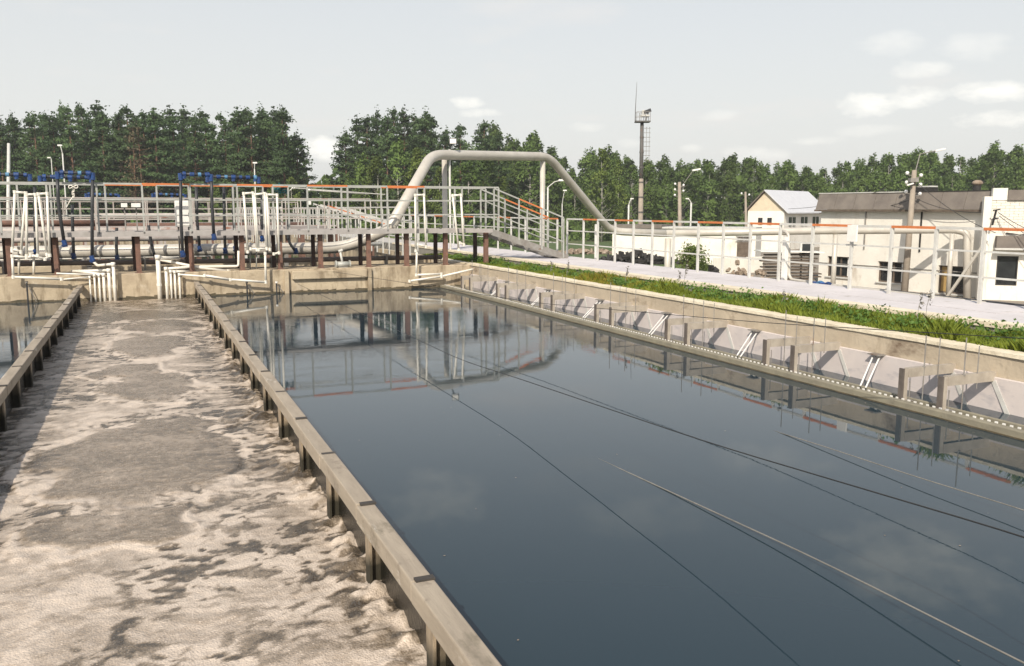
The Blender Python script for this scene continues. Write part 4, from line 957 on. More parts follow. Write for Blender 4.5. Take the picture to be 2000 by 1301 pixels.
for (ua, ub, mm) in ((-.35, LG*.47, roofg), (LG*.47, LG+.5, roofpale)):
    z_a, z_b = (ez-.25, peak.z+.1) if ua < 0 else (peak.z+.1, ez-.25)
    mb = MB(); mb.v = [hp_(ua, -.35, z_a), hp_(ub, -.35, z_b), hp_(ub, dep+.3, z_b), hp_(ua, dep+.3, z_a), hp_(ua, -.35, z_a+.1), hp_(ub, -.35, z_b+.1), hp_(ub, dep+.3, z_b+.1), hp_(ua, dep+.3, z_a+.1)]
    mb.f = [(0,3,2,1),(4,5,6,7),(0,1,5,4),(1,2,6,5),(2,3,7,6),(3,0,4,7)]; obj('roof', mb, mm, HT)
def hw(plane, u, w, z0, z1, wd):
    mb = MB()
    if plane == 0:
        a = O+gd*u+gn*.02; b = O+gd*(u+wd)+gn*.02; nn_ = gn
    else:
        a = O+gd*LG+rdir*w; b = a+rdir*wd; nn_ = Vector((rdir.y, -rdir.x, 0)); nn_ = nn_ if nn_.dot(C0-a) > 0 else -nn_; a = a+nn_*.02; b = b+nn_*.02
    for z in (z0, z1):
        for (p0, o_) in ((a, 0), (b, 0), (b, .06), (a, .06)): v = p0+nn_*o_; mb.v.append((v.x, v.y, z))
    mb.f = [(0,3,2,1),(4,5,6,7),(0,1,5,4),(1,2,6,5),(2,3,7,6),(3,0,4,7)]
    return mb
zt = ez-.55
for u in (1.05, 1.95): obj('window', hw(0, u, 0, zt-.75, zt-.1, .42), glassm, HT)
for w_i in (1.2, 2.2, 4.4, 5.4, 7.6, 8.6): obj('window', hw(1, 0, w_i, zt-.9, zt-.05, .6), glassm, HT)
# ---- low white shed / wall behind the pipeline
s0, s1 = atD(1196, 470, 64), atD(1476, 470, 60); s0.z = s1.z = 0; ds = (s1-s0).normalized(); ns_ = Vector((ds.y, -ds.x, 0)); ns_ = ns_ if ns_.dot(C0-s0) > 0 else -ns_
LT = thing('white_shed', 'long low white shed behind the pipeline with flat grey roof', 'shed', loc=(s0.x, s0.y, GZ))
top = EYE-35*62/F
obj('wall', slab(MB(), 0, (s1-s0).length, GZ, top-.12, -3, 0, s0, ds, ns_), plaster, LT)
obj('roof', slab(MB(), -.2, (s1-s0).length*.36, top-.118, top+.12, -3.1, .15, s0, ds, ns_), roofg, LT); obj('roof', slab(MB(), (s1-s0).length*.36+.02, (s1-s0).length, top-.118, top+.0, -3.1, .12, s0, ds, ns_), palepaint, LT)
u1_ = (atD(1437, 470, 60.6)-s0).dot(ds)
obj('hatch', slab(MB(), u1_, u1_+1.0, GZ+1.6, GZ+2.15, .003, .05, s0, ds, ns_), palepaint, LT)
for k in range(3): obj('louvre', slab(MB(), u1_+.03, u1_+.97, GZ+1.66+.16*k, GZ+1.70+.16*k, .052, .08, s0, ds, ns_), greydk, LT)
obj('door', slab(MB(), 9.0, 9.9, GZ, GZ+2.0, .003, .05, s0, ds, ns_), woodold, LT)
# pale wall right part to the house
s2, s3 = atD(1395, 500, 52), atD(1600, 500, 56); s2.z = s3.z = 0; ds2 = (s3-s2).normalized(); nn2 = Vector((ds2.y, -ds2.x, 0)); nn2 = nn2 if nn2.dot(C0-s2) > 0 else -nn2
LT = thing('low_plaster_wall', 'low whitish yard wall in front of the shed and house', 'wall', loc=(s2.x, s2.y, GZ)); L3 = (s3-s2).length
k = 0; u = 0
while u < L3*.33:
    obj('panel', slab(MB(), u, u+1.28, GZ, GZ+.95+random.uniform(-.04, .04), -.12, 0, s2, ds2, nn2), plaster, LT); u += 1.3
# ---- yard clutter
def heap(px, py, D, rx, rz, n_, m_, label, name='rubble_heap', cat='heap', sz=.25):
    c = atD(px, py, D); c.z = GZ; T = thing(name, label, cat, loc=tuple(c)); rs = np.random.RandomState(int(px))
    mb = MB()
    for k in range(n_):
        a = rs.uniform(-1, 1); h = rs.uniform(0, 1)*(1-abs(a)); s = rs.uniform(.4, 1)*sz
        cc_ = c+rt*(a*rx)+Vector((0, 0, h*rz))+Vector((fw.x, fw.y, 0))*rs.uniform(-.6, .6); R_ = Matrix.Rotation(rs.uniform(0, 6), 3, Vector(rs.uniform(-1, 1, 3)).normalized())
        n0 = len(mb.v)
        for z in (-1, 1):
            for (i, j) in ((-1,-1),(1,-1),(1,1),(-1,1)): mb.v.append(tuple(cc_+R_ @ Vector((i*s*rs.uniform(.7, 1.2), j*s*.7, z*s*.4))))
        mb.f += [tuple(n0+q for q in f_) for f_ in ((0,3,2,1),(4,5,6,7),(0,1,5,4),(1,2,6,5),(2,3,7,6),(3,0,4,7))]
    obj('pieces', mb, m_, T, kind='stuff'); return T
heap(1440, 520, 44, 1.0, 1.3, 120, debris, 'pile of pale rubble and bricks behind the railing', sz=.16)
heap(1485, 525, 42, .7, 1.2, 90, debris, 'pile of beige bricks next to the plank stack', sz=.15)
heap(1395, 520, 45, .5, 1.0, 40, dark, 'dark heap of worn tyres and rubber behind the bush', sz=.22)
heap(1240, 510, 62, 3.6, .9, 200, dark, 'low heap of black hoses and scrap beyond the walk', 'scrap_heap', sz=.30)
heap(1150, 500, 76, 3.0, .35, 90, debris, 'line of scattered rubble by the lawn edge', sz=.3)
# stack of planks
c = atD(1545, 520, 43); T = thing('plank_stack', 'untidy stack of dark old planks with a pale sheet on top', 'planks', loc=(c.x, c.y, GZ))
rs = random.Random(4)
for k in range(11):
    z = GZ+.15+k*.15; dx = rs.uniform(-.25, .25)
    obj('plank', MB().bar(Vector((c.x, c.y, z))-rt*(1.3+dx)-Vector((fw.x, fw.y, 0))*rs.uniform(-.2, .2), Vector((c.x, c.y, z+rs.uniform(-.04, .04)))+rt*(1.3-dx), .5, .06), woodold, T)
obj('cover_sheet', MB().bar(Vector((c.x, c.y, GZ+1.85))-rt*1.7, Vector((c.x, c.y, GZ+1.80))+rt*1.4, 1.2, .05), white, T)
c = atD(1574, 478, 43); T = thing('grey_window_frame', 'spare grey framed window leaning upright on the plank stack', 'window', loc=(c.x, c.y, c.z))
a_ = atD(1563, 474, 43); b_ = atD(1585, 500, 43); cc_ = (a_+b_)/2
obj('frame', MB().bar(cc_-rt*.30, cc_+rt*.30, .08, .70), palepaint, T); obj('pane', MB().bar(cc_-rt*.20-fw*.05, cc_+rt*.20-fw*.05, .03, .52), glassm, T)
obj('leg', MB().bar(cc_-rt*.2-Vector((0, 0, .34)), Vector((cc_.x, cc_.y, GZ))-rt*.2, .06, .06), palepaint, T); obj('leg', MB().bar(cc_+rt*.2-Vector((0, 0, .34)), Vector((cc_.x, cc_.y, GZ))+rt*.2, .06, .06), palepaint, T)

# ---- leaf cards
def leaves_mesh(name, pts, size, m, rs, flat=0, centre=None):
    n = len(pts); pts = np.asarray(pts)
    a = rs.normal(size=(n, 3)); a[:, 2] *= (1-flat); a /= np.linalg.norm(a, axis=1)[:, None]
    b = rs.normal(size=(n, 3)); b -= (b*a).sum(1)[:, None]*a; b /= np.linalg.norm(b, axis=1)[:, None]
    s = size*rs.uniform(.6, 1.3, (n, 1))
    v = np.stack([pts-a*s, pts-b*s*.55, pts+a*s, pts+b*s*.55], 1).reshape(-1, 3)
    f = np.arange(n*4).reshape(-1, 4)
    me = bpy.data.meshes.new(name); me.vertices.add(len(v)); me.vertices.foreach_set('co', v.ravel().astype('f'))
    me.loops.add(f.size); me.loops.foreach_set('vertex_index', f.ravel().astype('i')); me.polygons.add(n); me.polygons.foreach_set('loop_start', np.arange(0, f.size, 4, dtype='i'))
    me.update(calc_edges=True); me.materials.append(m)
    if centre is not None:      # leaves face outwards and share the soft shading of the crown they belong to
        o_ = pts-np.asarray(centre)[None]*np.array([1, 1, 0]); o_[:, 2] = (pts[:, 2]-pts[:, 2].mean())*.25+1.0; o_ /= np.linalg.norm(o_, axis=1)[:, None]
        o_ = o_ + rs.normal(size=o_.shape)*.38; o_ /= np.linalg.norm(o_, axis=1)[:, None]
        fn = np.cross(a, b); flip = (fn*o_).sum(1) < 0
        v4 = v.reshape(-1, 4, 3).copy(); v4[flip] = v4[flip][:, ::-1]; me.vertices.foreach_set('co', v4.reshape(-1).astype('f')); me.update()
        me.shade_smooth(); me.normals_split_custom_set_from_vertices(np.repeat(o_, 4, 0).tolist())
    return me
def pine_proto(seed, mleaf, keep=1.0):
    rs = np.random.RandomState(seed); H = 1.0   # unit height 1 -> scaled (height 16 nominal)
    H = 16.0; lean = rs.uniform(-.3, .3, 2)
    tr = MB().tube([(0, 0, 0), (lean[0]*.4, lean[1]*.4, H*.5), (lean[0], lean[1], H*.97)], [.19, .12, .03], 7)
    pts = []; z = H*.16
    while z < H*.98:
        t = (z-H*.16)/(H*.82); env = (3.3*(1-t)**.85+.22)*(.55+.55*min(1, t*3)); nb = rs.randint(3, 6)
        for k in range(nb):
            an = rs.uniform(0, 2*np.pi); L = env*rs.uniform(.40, 1.30); 
            if rs.rand() < .26: continue
            tip = np.array([lean[0]*z/H+np.cos(an)*L, lean[1]*z/H+np.sin(an)*L, z+L*rs.uniform(.0, .35)])
            tr.tube([(lean[0]*z/H, lean[1]*z/H, z-.1), tuple(tip)], [.035, .012], 4, caps=False)
            m_ = int(34+44*L/2)
            q = rs.uniform(.35, 1, m_)[:, None]; c = np.array([lean[0]*z/H, lean[1]*z/H, z])*(1-q)+tip*q
            pts.append(c+rs.normal(size=(m_, 3))*np.array([.30, .30, .14])*(.5+.5*q))
        z += rs.uniform(.30, .70)
    pts.append(np.array([lean[0], lean[1], H*.97])+rs.normal(size=(60, 3))*np.array([.16, .16, .45]))
    return tr.mesh('pine_trunk', True), leaves_mesh('pine_crown', (lambda a: a[rs.rand(len(a)) < keep])(np.concatenate(pts)), .17, mleaf, rs, centre=(0, 0, 0))
def birch_proto(seed, mleaf, wide=1.0, H=12.0):
    rs = np.random.RandomState(seed); tr = MB().tube([(0, 0, 0), (.1, .05, H*.5), (.2, -.1, H*.95)], [.13, .08, .02], 7)
    pts = []; 
    for k in range(64):
        t = rs.uniform(.10, 1)**.85; z = H*t; env = 2.7*wide*(np.sin(np.pi*min(1, (t*.88+.12)))**.6)*(1.08-t*.55)
        an = rs.uniform(0, 2*np.pi); L = env*rs.uniform(.35, 1.0); c = np.array([np.cos(an)*L, np.sin(an)*L, z])
        tr.tube([(0.1, 0, max(.5, z-L*.8)), tuple(c)], [.03, .01], 4, caps=False)
        r = rs.uniform(.45, .95)*(1.1-t*.45); m_ = int(52*r/.6)
        d = rs.normal(size=(m_, 3)); d /= np.linalg.norm(d, axis=1)[:, None]; d *= rs.uniform(.4, 1.05, (m_, 1))*r; d[:, 2] *= 1.25
        pts.append(c+d)
    return tr.mesh('tree_trunk', True), leaves_mesh('tree_crown', np.concatenate(pts), .20, mleaf, rs, centre=(0, 0, 0))
pines = [pine_proto(s, pineleaf) for s in (1, 2, 3, 4, 5)]; drypine = pine_proto(9, pinedry, .16)
birches = [birch_proto(s, birchleaf, w_) for s, w_ in ((11, 1.15), (12, .95), (13, 1.35), (14, 1.1))]; limes = [birch_proto(s, limeleaf, w_) for s, w_ in ((21, 1.1), (22, .9))]
for tr_, _ in pines+[drypine]: tr_.materials.append(bark)
for tr_, _ in birches+limes: tr_.materials.append(barkb)
def plant(name, pr, px, D, top_py, H0, label, cat, group, rs):
    pos = atD(px, 450, D); htop = EYE+ (408-top_py)*D/F/1.0
    h = max(3.5, htop-GZ); s = h/H0
    T = thing(name, label, cat, group, (pos.x, pos.y, GZ)); ang = rs.uniform(0, 6.28); sw = s*rs.uniform(.9, 1.25)
    T.matrix_basis = Matrix.Translation((pos.x, pos.y, GZ)) @ Matrix.Rotation(ang, 4, 'Z') @ Matrix.Diagonal((sw, sw, s, 1))
    for n_, me in (('trunk', pr[0]), ('crown', pr[1])):
        o = bpy.data.objects.new(n_, me); COL.objects.link(o); o.parent = T
prof = [(-260, 235), (0, 225), (60, 228), (120, 216), (200, 212), (260, 222), (330, 215), (400, 222), (470, 226), (520, 210), (545, 208), (575, 222), (592, 262), (608, 330), (622, 318), (660, 288), (690, 250), (720, 228), (760, 214), (800, 222), (850, 228), (875, 262), (915, 236), (960, 246), (985, 280), (1030, 262), (1070, 285), (1120, 325), (1150, 290), (1190, 292), (1225, 318), (1290, 312), (1350, 318), (1420, 312), (1450, 305), (1500, 330), (1530, 315), (1580, 338), (1640, 322), (1700, 304), (1750, 296), (1800, 300), (1860, 312), (1900, 300), (1940, 285), (2000, 288), (2060, 280), (2300, 275)]
px_, py_ = zip(*prof)
rs = np.random.RandomState(42)
def topat(x): return float(np.interp(x, px_, py_))
ORD = 'first second third fourth fifth sixth seventh eighth ninth tenth eleventh twelfth thirteenth fourteenth fifteenth sixteenth seventeenth eighteenth nineteenth twentieth'.split()
ORD += ['twenty-'+q for q in ORD[:9]] + ['thirtieth'] + ['thirty-'+q for q in ORD[:9]] + ['fortieth'] + ['forty-'+q for q in ORD[:9]]
def gen(x0, x1, D, step, protos, H0, name, lab, cat, group, jit=14, lower=0):
    x = x0+rs.uniform(0, step); k = 0
    while x < x1:
        tp = topat(x)+rs.uniform(-4, jit)+lower
        plant(name, protos[rs.randint(len(protos))], x, D+rs.uniform(-2, 2), tp, H0, lab+', '+ORD[k]+' from the left', cat, group, rs); k += 1; x += step*rs.uniform(.7, 1.3)
G1 = 'pines of the dense left stand'; G2 = 'pines of the middle clump behind the arch'; G3 = 'leafy trees of the right wood'; G4 = 'young birches in front of the pines'
gen(-60, 585, 100, 30, pines, 16, 'pine_tree', 'dark pine in the front row of the left stand', 'pine', G1+', front row', 22)
gen(-60, 580, 107, 32, pines, 16, 'pine_tree', 'pine rising behind the front row of the left stand', 'pine', G1+', second row', 22)
gen(-60, 560, 114, 34, pines, 16, 'pine_tree', 'pine top showing above the left stand from the back row', 'pine', G1+', back row', 16)
for x, l_ in ((268, 'brown half dead pine with bare reddish trunk in the left stand, left of two'), (284, 'brown half dead pine with bare reddish trunk in the left stand, right of two')):
    plant('pine_tree', drypine, x, 97, topat(x)+30, 16, l_, 'pine', None, rs)
gen(675, 975, 112, 36, pines, 16, 'pine_tree', 'dark pine of the middle clump behind the arching pipe', 'pine', G2, 16)
gen(690, 960, 119, 34, pines, 16, 'pine_tree', 'pine top at the back of the middle clump', 'pine', G2+', back row', 4)
gen(612, 1000, 98, 34, birches+limes, 12, 'birch_tree', 'light green birch in front of the middle pines', 'birch', G4, 30, 62)
gen(330, 600, 92, 46, limes+birches, 12, 'birch_tree', 'small light green birch at the foot of the left pine stand', 'birch', G4+' at left', 30, 125)
gen(975, 2080, 118, 38, birches, 12, 'leafy_tree', 'green leafy tree in the front row of the right wood', 'tree', G3+', front row', 26, 6)
gen(960, 2080, 127, 33, birches, 12, 'leafy_tree', 'tree top in the second row of the right wood', 'tree', G3+', second row', 12)
gen(960, 2080, 136, 36, birches, 12, 'leafy_tree', 'tree top in the back row of the right wood', 'tree', G3+', back row', 6)
plant('birch_tree', limes[0], 1175, 104, 300, 12, 'broad bright green birch left of the tall lighting mast', 'birch', None, rs)
plant('birch_tree', limes[1], 1205, 108, 318, 12, 'slimmer bright birch just left of the mast', 'birch', None, rs)
plant('pine_tree', pines[2], 560, 94, 214, 16, 'big dark pine closing the right end of the left stand', 'pine', None, rs)
plant('pine_tree', pines[1], 583, 97, 262, 16, 'lower pine at the very edge of the gap in the trees', 'pine', None, rs)
# undergrowth and far wood that read as one mass
pts = []
for D, cnt, lo_ in ((124, 9000, .0), (143, 16000, 0.0)):
    xs = rs.uniform(-300, 2300, cnt); hh = rs.uniform(0, 1, cnt)
    for x, h in zip(xs, hh):
        p0 = atD(x, 450, D+rs.uniform(-5, 5)); topz = EYE+(408-topat(x)-22)*D/F; pts.append((p0.x, p0.y, GZ+h*max(2.5, (topz-GZ)*.86)))
me = leaves_mesh('far_woods', pts, .62, birchleaf, rs); o = obj('far_woods', me, birchleaf, kind='stuff'); tag(o, 'dense dark foliage filling the wood behind the separate trees', 'woods')
pts = []
for k in range(9000):
    x = rs.uniform(-300, 2300); D = 92 if x < 1000 else 110; p0 = atD(x, 450, D+rs.uniform(-3, 3)); pts.append((p0.x, p0.y, GZ+abs(rs.normal())*1.1))
me = leaves_mesh('undergrowth', pts, .34, birchleaf, rs); o = obj('undergrowth', me, birchleaf, kind='stuff'); tag(o, 'low bushy undergrowth along the foot of the trees', 'undergrowth')
# bush behind the railing
c = atD(1345, 500, 46); T = thing('green_bush', 'yellow green bush growing beside the pipeline support behind the railing', 'bush', loc=(c.x, c.y, GZ))
pts = []; stem = MB()
for k in range(26):
    a = rs.uniform(0, 6.28); r = rs.uniform(.1, .85); z = rs.uniform(.2, 2.1)*(1-.25*r); q_ = np.array([c.x+np.cos(a)*r, c.y+np.sin(a)*r, GZ+z]); stem.tube([(c.x, c.y, GZ), tuple(q_)], [.03, .008], 4, caps=False)
    pts.append(q_+rs.normal(size=(90, 3))*.2)
obj('leaves', leaves_mesh('bush_leaves', np.concatenate(pts), .075, limeleaf, rs), limeleaf, T); obj('stems', stem, bark, T)
# ---- grass verge blades
def verge():
    rs = np.random.RandomState(8); n = 80000
    ys = 4.0+ (27-4.0)*rs.rand(n)**1.5; xs = GX0+.0+(GX1-GX0-.10)*rs.rand(n)
    dens = fbm(xs*2.2+3, ys*1.3, 3); keep = dens > -.42+.55*np.clip((xs-8.75)/.5, 0, 1)*(fbm(xs*0+5, ys*.55, 2) < .05)
    keep &= ~((ys > 11.2) & (ys < 12.2) & (xs > 8.6) & (rs.rand(n) < .8))
    xs, ys, dens = xs[keep], ys[keep], dens[keep]; n = len(xs)
    h = (.055+.20*np.clip(dens+.25, 0, 1)*np.clip(.55+fbm(xs*.7+50, ys*.8, 2)*1.2, .15, 1.4)+.02*rs.rand(n))*(.6+.7*rs.rand(n)); h *= np.where(ys > 13.5, .8, 1.15)
    a = rs.uniform(0, 2*np.pi, n); wd = rs.uniform(.006, .016, n); ln = rs.uniform(.1, .75, n)*h; a2 = rs.uniform(0, 2*np.pi, n)
    base = np.stack([xs, ys, np.full(n, .55)], 1); side = np.stack([np.cos(a), np.sin(a), np.zeros(n)], 1)*wd[:, None]
    bend = np.stack([np.cos(a2)*ln, np.sin(a2)*ln, np.zeros(n)], 1); up_ = np.stack([np.zeros(n), np.zeros(n), h], 1)
    v = np.stack([base-side*.7, base+side*.7, base+up_*.6+bend*.4+side, base+up_+bend, base+up_*.6+bend*.4-side], 1).reshape(-1, 3)
    f = np.arange(n*5).reshape(-1, 5); me = bpy.data.meshes.new('verge_grass'); me.vertices.add(len(v)); me.vertices.foreach_set('co', v.ravel().astype('f'))
    me.loops.add(f.size); me.loops.foreach_set('vertex_index', f.ravel().astype('i')); me.polygons.add(n); me.polygons.foreach_set('loop_start', np.arange(0, f.size, 5, dtype='i')); me.update(calc_edges=True)
    tone = rs.rand(n)*.5 + .5*np.clip(fbm(xs*1.5, ys*.9+40, 2)+.5, 0, 1); dry = np.exp(-((ys-15.2)/1.6)**2)*.9*(rs.rand(n) < .7)
    c = np.stack([.15+.09*tone+.13*dry, .20+.09*tone+.02*dry, .025+.015*tone+.01*dry, np.ones(n)], 1)
    ca = me.attributes.new('tone', 'FLOAT_COLOR', 'POINT'); ca.data.foreach_set('color', np.repeat(c, 5, 0).ravel().astype('f'))
    M = bpy.data.materials.new('verge_grass'); M.use_nodes = True; t = M.node_tree; bs = t.nodes['Principled BSDF']; bs.inputs['Roughness'].default_value = .6; bs.inputs['Specular IOR Level'].default_value = .3
    at = t.nodes.new('ShaderNodeAttribute'); at.attribute_name = 'tone'; t.links.new(at.outputs['Color'], bs.inputs['Base Color'])
    tr = t.nodes.new('ShaderNodeBsdfTranslucent'); t.links.new(at.outputs['Color'], tr.inputs[0]); ms = t.nodes.new('ShaderNodeMixShader'); ms.inputs[0].default_value = .35
    t.links.new(bs.outputs[0], ms.inputs[1]); t.links.new(tr.outputs[0], ms.inputs[2]); t.links.new(ms.outputs[0], t.nodes['Material Output'].inputs[0])
    o = obj('verge_grass', me, M, kind='stuff'); tag(o, 'green weedy grass filling the strip between the tank wall and the kerb', 'grass')
verge()
def weeds():
    rs = np.random.RandomState(18); pts = []
    for k in range(230):
        y = 4.5+21*rs.rand()**1.3; x = rs.uniform(GX0+.12, GX1-.16); hh = rs.uniform(.08, .26)*(1.0 if y < 14 else .7); n_ = int(40+60*rs.rand())
        d_ = rs.normal(size=(n_, 3))*np.array([.09, .11, .0])*(.6+hh*2); d_[:, 2] = rs.rand(n_)*hh
        pts.append(np.array([x, y, .56])+d_)
    P = np.concatenate(pts); P[:, 0] = np.clip(P[:, 0], GX0, GX1-.03)
    o = obj('verge_weeds', leaves_mesh('verge_weeds', P, .026, weedm, rs), weedm, kind='stuff'); tag(o, 'broad leaved weeds standing in clumps among the verge grass', 'weeds')
weedm = mat('weed_leaves', (.14, .24, .045), (.085, .16, .035), 2.5, .6, transl=.3, spec=.3)
weeds()
# tall seed stalks
for i, (px, py, h) in enumerate(((1100, 520, .35), (1185, 540, .4), (1335, 545, .45), (1322, 550, .38), (1790, 618, .45), (1806, 620, .5), (1500, 590, .3), (1060, 515, .3))):
    c = atZ(px, py+25, .55); c.x = min(max(c.x, 8.4), 9.1)
    l_ = ['tall dry seed stalk by the stair foot', 'pale seed stalk beside the kerb beyond the dry patch', 'tallest grey stalk in the verge below the bush', 'shorter grey stalk in the verge below the bush', 'thin stalk in the verge in front of the ochre window, left', 'thin stalk in the verge in front of the ochre window, right', 'pale stalk by the bare patch of the verge', 'low stalk in the verge near the stair'][i]
    T = thing('seed_stalk', l_, 'plant', 'seed stalks in the verge', tuple(c)); obj('stem', MB().tube([c, c+Vector((.02, .01, h*.6)), c+Vector((.05, -.02, h))], .004, 4), ropem, T)
    obj('seeds', leaves_mesh('seeds', np.array(c+Vector((.04, -.01, h*.85)))+rs.normal(size=(24, 3))*np.array([.016, .016, .05]), .022, ropem, rs), ropem, T, kind='stuff')

# ================================================================== POLES, MAST, LAMPS
def pole(px, ytop, D, label, r=.12, mm=concpole, insul_n=4, pxb=None, name='power_pole', cat='power pole', arm=True):
    t_ = atD(px, ytop, D); b_ = atD(pxb if pxb else px, 560, D); b_ = Vector((b_.x, b_.y, GZ))
    T = thing(name, label, cat, loc=tuple(b_)); obj('shaft', MB().tube([b_, t_], [r*1.3, r*.85], 10), mm, T, smooth=True)
    for k in range(insul_n):
        s = 1 if k % 2 else -1; z = -.12-.42*(k//2)-.1*(k % 2); c = t_+rt*(s*.32)+Vector((0, 0, z))
        obj('hook', MB().tube([t_+Vector((0, 0, z-.12)), c+Vector((0, 0, -.08))], .02, 5), greydk, T); obj('insulator', MB().tube([c+Vector((0, 0, -.08)), c+Vector((0, 0, .02)), c+Vector((0, 0, .08))], [.06, .09, .045], 8), insul, T, smooth=True)
    return T, t_
TP, tp = pole(1786, 333, 40, 'leaning concrete power pole with white insulators in front of the workshop', .125, insul_n=6, pxb=1767)
a = atD(1797, 301, 40); b = atD(1826, 295, 40); c = atD(1846, 291, 40)
obj('lamp_arm', MB().tube([tp-Vector((0, 0, .3)), a, b], .025, 6), greydk, TP); lm = obj('lamp_head', MB().bar(b, c, .16, .08), white, TP, bevel=.02)
obj('junction_box', MB().bar(atD(1771, 362, 39.7), atD(1784, 358, 39.7), .08, .06), white, TP); obj('clamp', MB().bar(atD(1776, 352, 39.8), atD(1792, 352, 39.8), .28, .18), greydk, TP)
TQ, tq = pole(1327, 356, 66, 'slim concrete power pole with white insulators above the railing in the middle', .14, insul_n=5)
a = atD(1362, 331, 66); obj('lamp_arm', MB().tube([tq-Vector((0, 0, .6)), atD(1352, 335, 66)], .02, 5), greydk, TQ); obj('lamp_head', MB().bar(atD(1352, 333, 66), atD(1368, 330, 66), .2, .12), white, TQ)
pole(1456, 375, 72, 'thin pole with two white insulators left of the gabled house', .10, insul_n=2)
pole(17, 280, 52, 'plain pale pole rising at the far left edge before the pines', .10, palepaint, 0, name='lamp_post', cat='pole')
def lamp(px, ytop, D, hx, hy, label, r=.05):
    t_ = atD(px, ytop, D); T = thing('street_lamp', label, 'street lamp', loc=(t_.x, t_.y, GZ))
    obj('post', MB().tube([(t_.x, t_.y, GZ), t_], r, 8), palepaint, T, smooth=True); h_ = atD(hx, hy, D)
    obj('arm', MB().tube([t_, (t_+h_)/2+Vector((0, 0, .1)), h_], r*.6, 6), palepaint, T); obj('lamp_head', MB().bar(h_-rt*.14, h_+rt*.16, .14, .1), white, T)
lamp(1070, 366, 48, 1096, 352, 'street lamp with curved arm beside the right arch column')
lamp(1228, 400, 80, 1234, 388, 'short street lamp left of the tall mast', .08); lamp(1350, 396, 80, 1342, 388, 'short street lamp right of the middle power pole', .08)
lamp(1098, 398, 70, 1103, 372, 'thin street lamp behind the walk railing near the stair', .04); lamp(122, 300, 60, 117, 284, 'thin street lamp standing before the left pines', .045); lamp(497, 330, 62, 498, 318, 'thin short lamp between the middle manifold and the pines', .04)
lamp(100, 310, 80, 96, 308, 'small distant lamp at the left near the blue manifold', .035)
# floodlight on the arch
a = atD(878, 292, 28.2); T = thing('floodlight', 'square floodlight on a thin pole beside the left arch column', 'floodlight', loc=(a.x, a.y, GZ))
obj('pole', MB().tube([(a.x, a.y, GZ), a], .035, 8), palepaint, T, smooth=True); c = atD(885, 276, 28.1)
obj('housing', MB().bar(c-rt*.12, c+rt*.12, .08, .19), blackp, T); obj('lamp_glass', MB().bar(c-rt*.10-Vector((fw.x, fw.y, 0))*.05, c+rt*.10-Vector((fw.x, fw.y, 0))*.05, .02, .15), white, T); obj('bracket', MB().bar(a, c, .03, .03), blackp, T)
# tall lighting mast
D = 70; tpm = atD(1254, 238, D); T = thing('lighting_mast', 'tall rusty lighting mast with railed platform, ladder and whip aerial', 'mast', loc=(tpm.x, tpm.y, GZ))
bz = atD(1250, 500, D); bz.z = GZ; mid = bz.lerp(tpm, .58)
obj('lower_shaft', MB().tube([bz, mid], [.23, .18], 12), concpole, T, smooth=True); obj('upper_shaft', MB().tube([mid, tpm], [.165, .14], 12), mastm, T, smooth=True)
for k in range(7): q_ = bz.lerp(tpm, .22+.11*k); obj('band', MB().tube([q_, q_+Vector((0, 0, .12))], .245-.013*k, 10), mastm, T)
pc = tpm; 
obj('platform', MB().bar(pc-rt*.55, pc+rt*.62, 1.0, .10), mastm, T)
for s in (-.5, -.15, .2, .58):
    for q in (-.45, .45): obj('railing_post', MB().bar(pc+rt*s+Vector((fw.x, fw.y, 0))*q, pc+rt*s+Vector((fw.x, fw.y, 0))*q+Vector((0, 0, .75)), .03, .03), greydk, T)
for q in (-.45, .45):
    for z in (.4, .75): obj('rail', MB().bar(pc-rt*.5+Vector((fw.x, fw.y, 0))*q+Vector((0, 0, z)), pc+rt*.58+Vector((fw.x, fw.y, 0))*q+Vector((0, 0, z)), .03, .03), greydk, T)
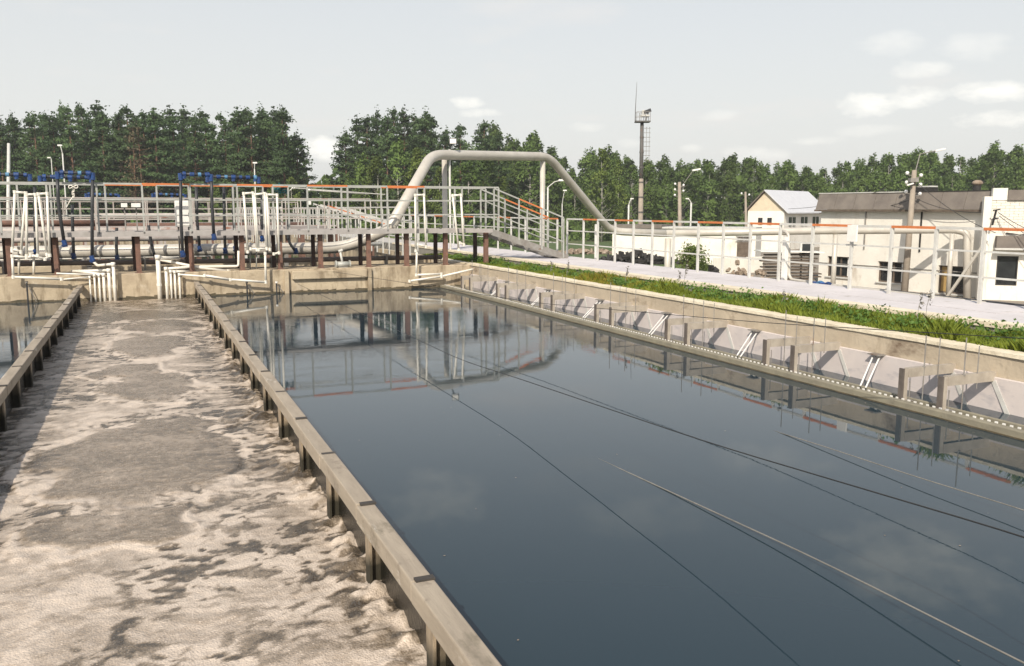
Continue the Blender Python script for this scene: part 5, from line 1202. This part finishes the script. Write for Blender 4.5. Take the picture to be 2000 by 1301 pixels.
fl = atD(1266, 216, D); obj('floodlight', MB().bar(fl-rt*.35-Vector((0, 0, .18)), fl+rt*.2+Vector((0, 0, .04)), .4, .26), blackp, T); obj('floodlight', MB().bar(atD(1257, 219, D)-rt*.12, atD(1257, 219, D)+rt*.12, .2, .3), palepaint, T); obj('lamp_stand', MB().bar(pc+rt*.3, fl, .06, .06), greydk, T); obj('floodlight', MB().bar(atD(1258, 226, D)-rt*.3, atD(1262, 226, D)+rt*.25, .2, .16), palepaint, T)
obj('aerial', MB().tube([pc-rt*.55, atD(1241, 215, D), atD(1244, 160, D)], [.05, .035, .012], 6), mastm, T)
for dx in (.38, .62): obj('ladder_rail', MB().tube([tpm+rt*dx-Vector((0, 0, .4)), tpm+rt*dx-Vector((0, 0, 3.2))], .018, 5), greydk, T)
for k in range(8): q_ = tpm-Vector((0, 0, .5+.36*k)); obj('rung', MB().tube([q_+rt*.17, q_+rt*.70], .02, 5), greydk, T)
# overhead wires
W_ = [(tp-Vector((0, 0, .2)), atD(1600, 402, 47), 'upper power line sagging left from the leaning pole across the workshop'), (tp-Vector((0, 0, .6)), atD(1540, 408, 60), 'lower power line running left from the leaning pole to the house'),
      (tp-Vector((0, 0, 1.3)), atD(1600, 416, 48), 'slack service cable along the workshop wall left of the leaning pole'), (tp-Vector((0, 0, .4)), atD(1945, 455, 36.4), 'power line dropping right from the leaning pole to the brick pier'),
      (tp-Vector((0, 0, 1.2)), atD(1932, 414, 37.5), 'slack cable rising to the right end of the workshop eave'), (atD(1950, 415, 36.8), atD(2100, 470, 34), 'upper wire leaving the brick pier to the right'), (atD(1952, 422, 36.8), atD(2100, 490, 34), 'lower wire leaving the brick pier to the right'),
      (tq-Vector((0, 0, .3)), atD(1456, 385, 72), 'faint wire between the two slim poles')]
for a, b, l_ in W_:
    o = obj('power_line', MB().tube(sag(a, b, .25), .014, 5), wirem); tag(o, l_, 'power line')
c = atD(1944, 425, 36.6); T = thing('wire_bracket', 'small dark wire bracket on the brick pier', 'bracket', loc=tuple(c)); obj('stem', MB().bar(atD(1946, 410, 36.6), atD(1938, 440, 36.7), .06, .06), dark, T)
obj('crossbar', MB().bar(atD(1940, 411, 36.6), atD(1953, 409, 36.6), .05, .05), dark, T); obj('crossbar', MB().bar(atD(1938, 428, 36.6), atD(1950, 426, 36.6), .05, .05), dark, T)
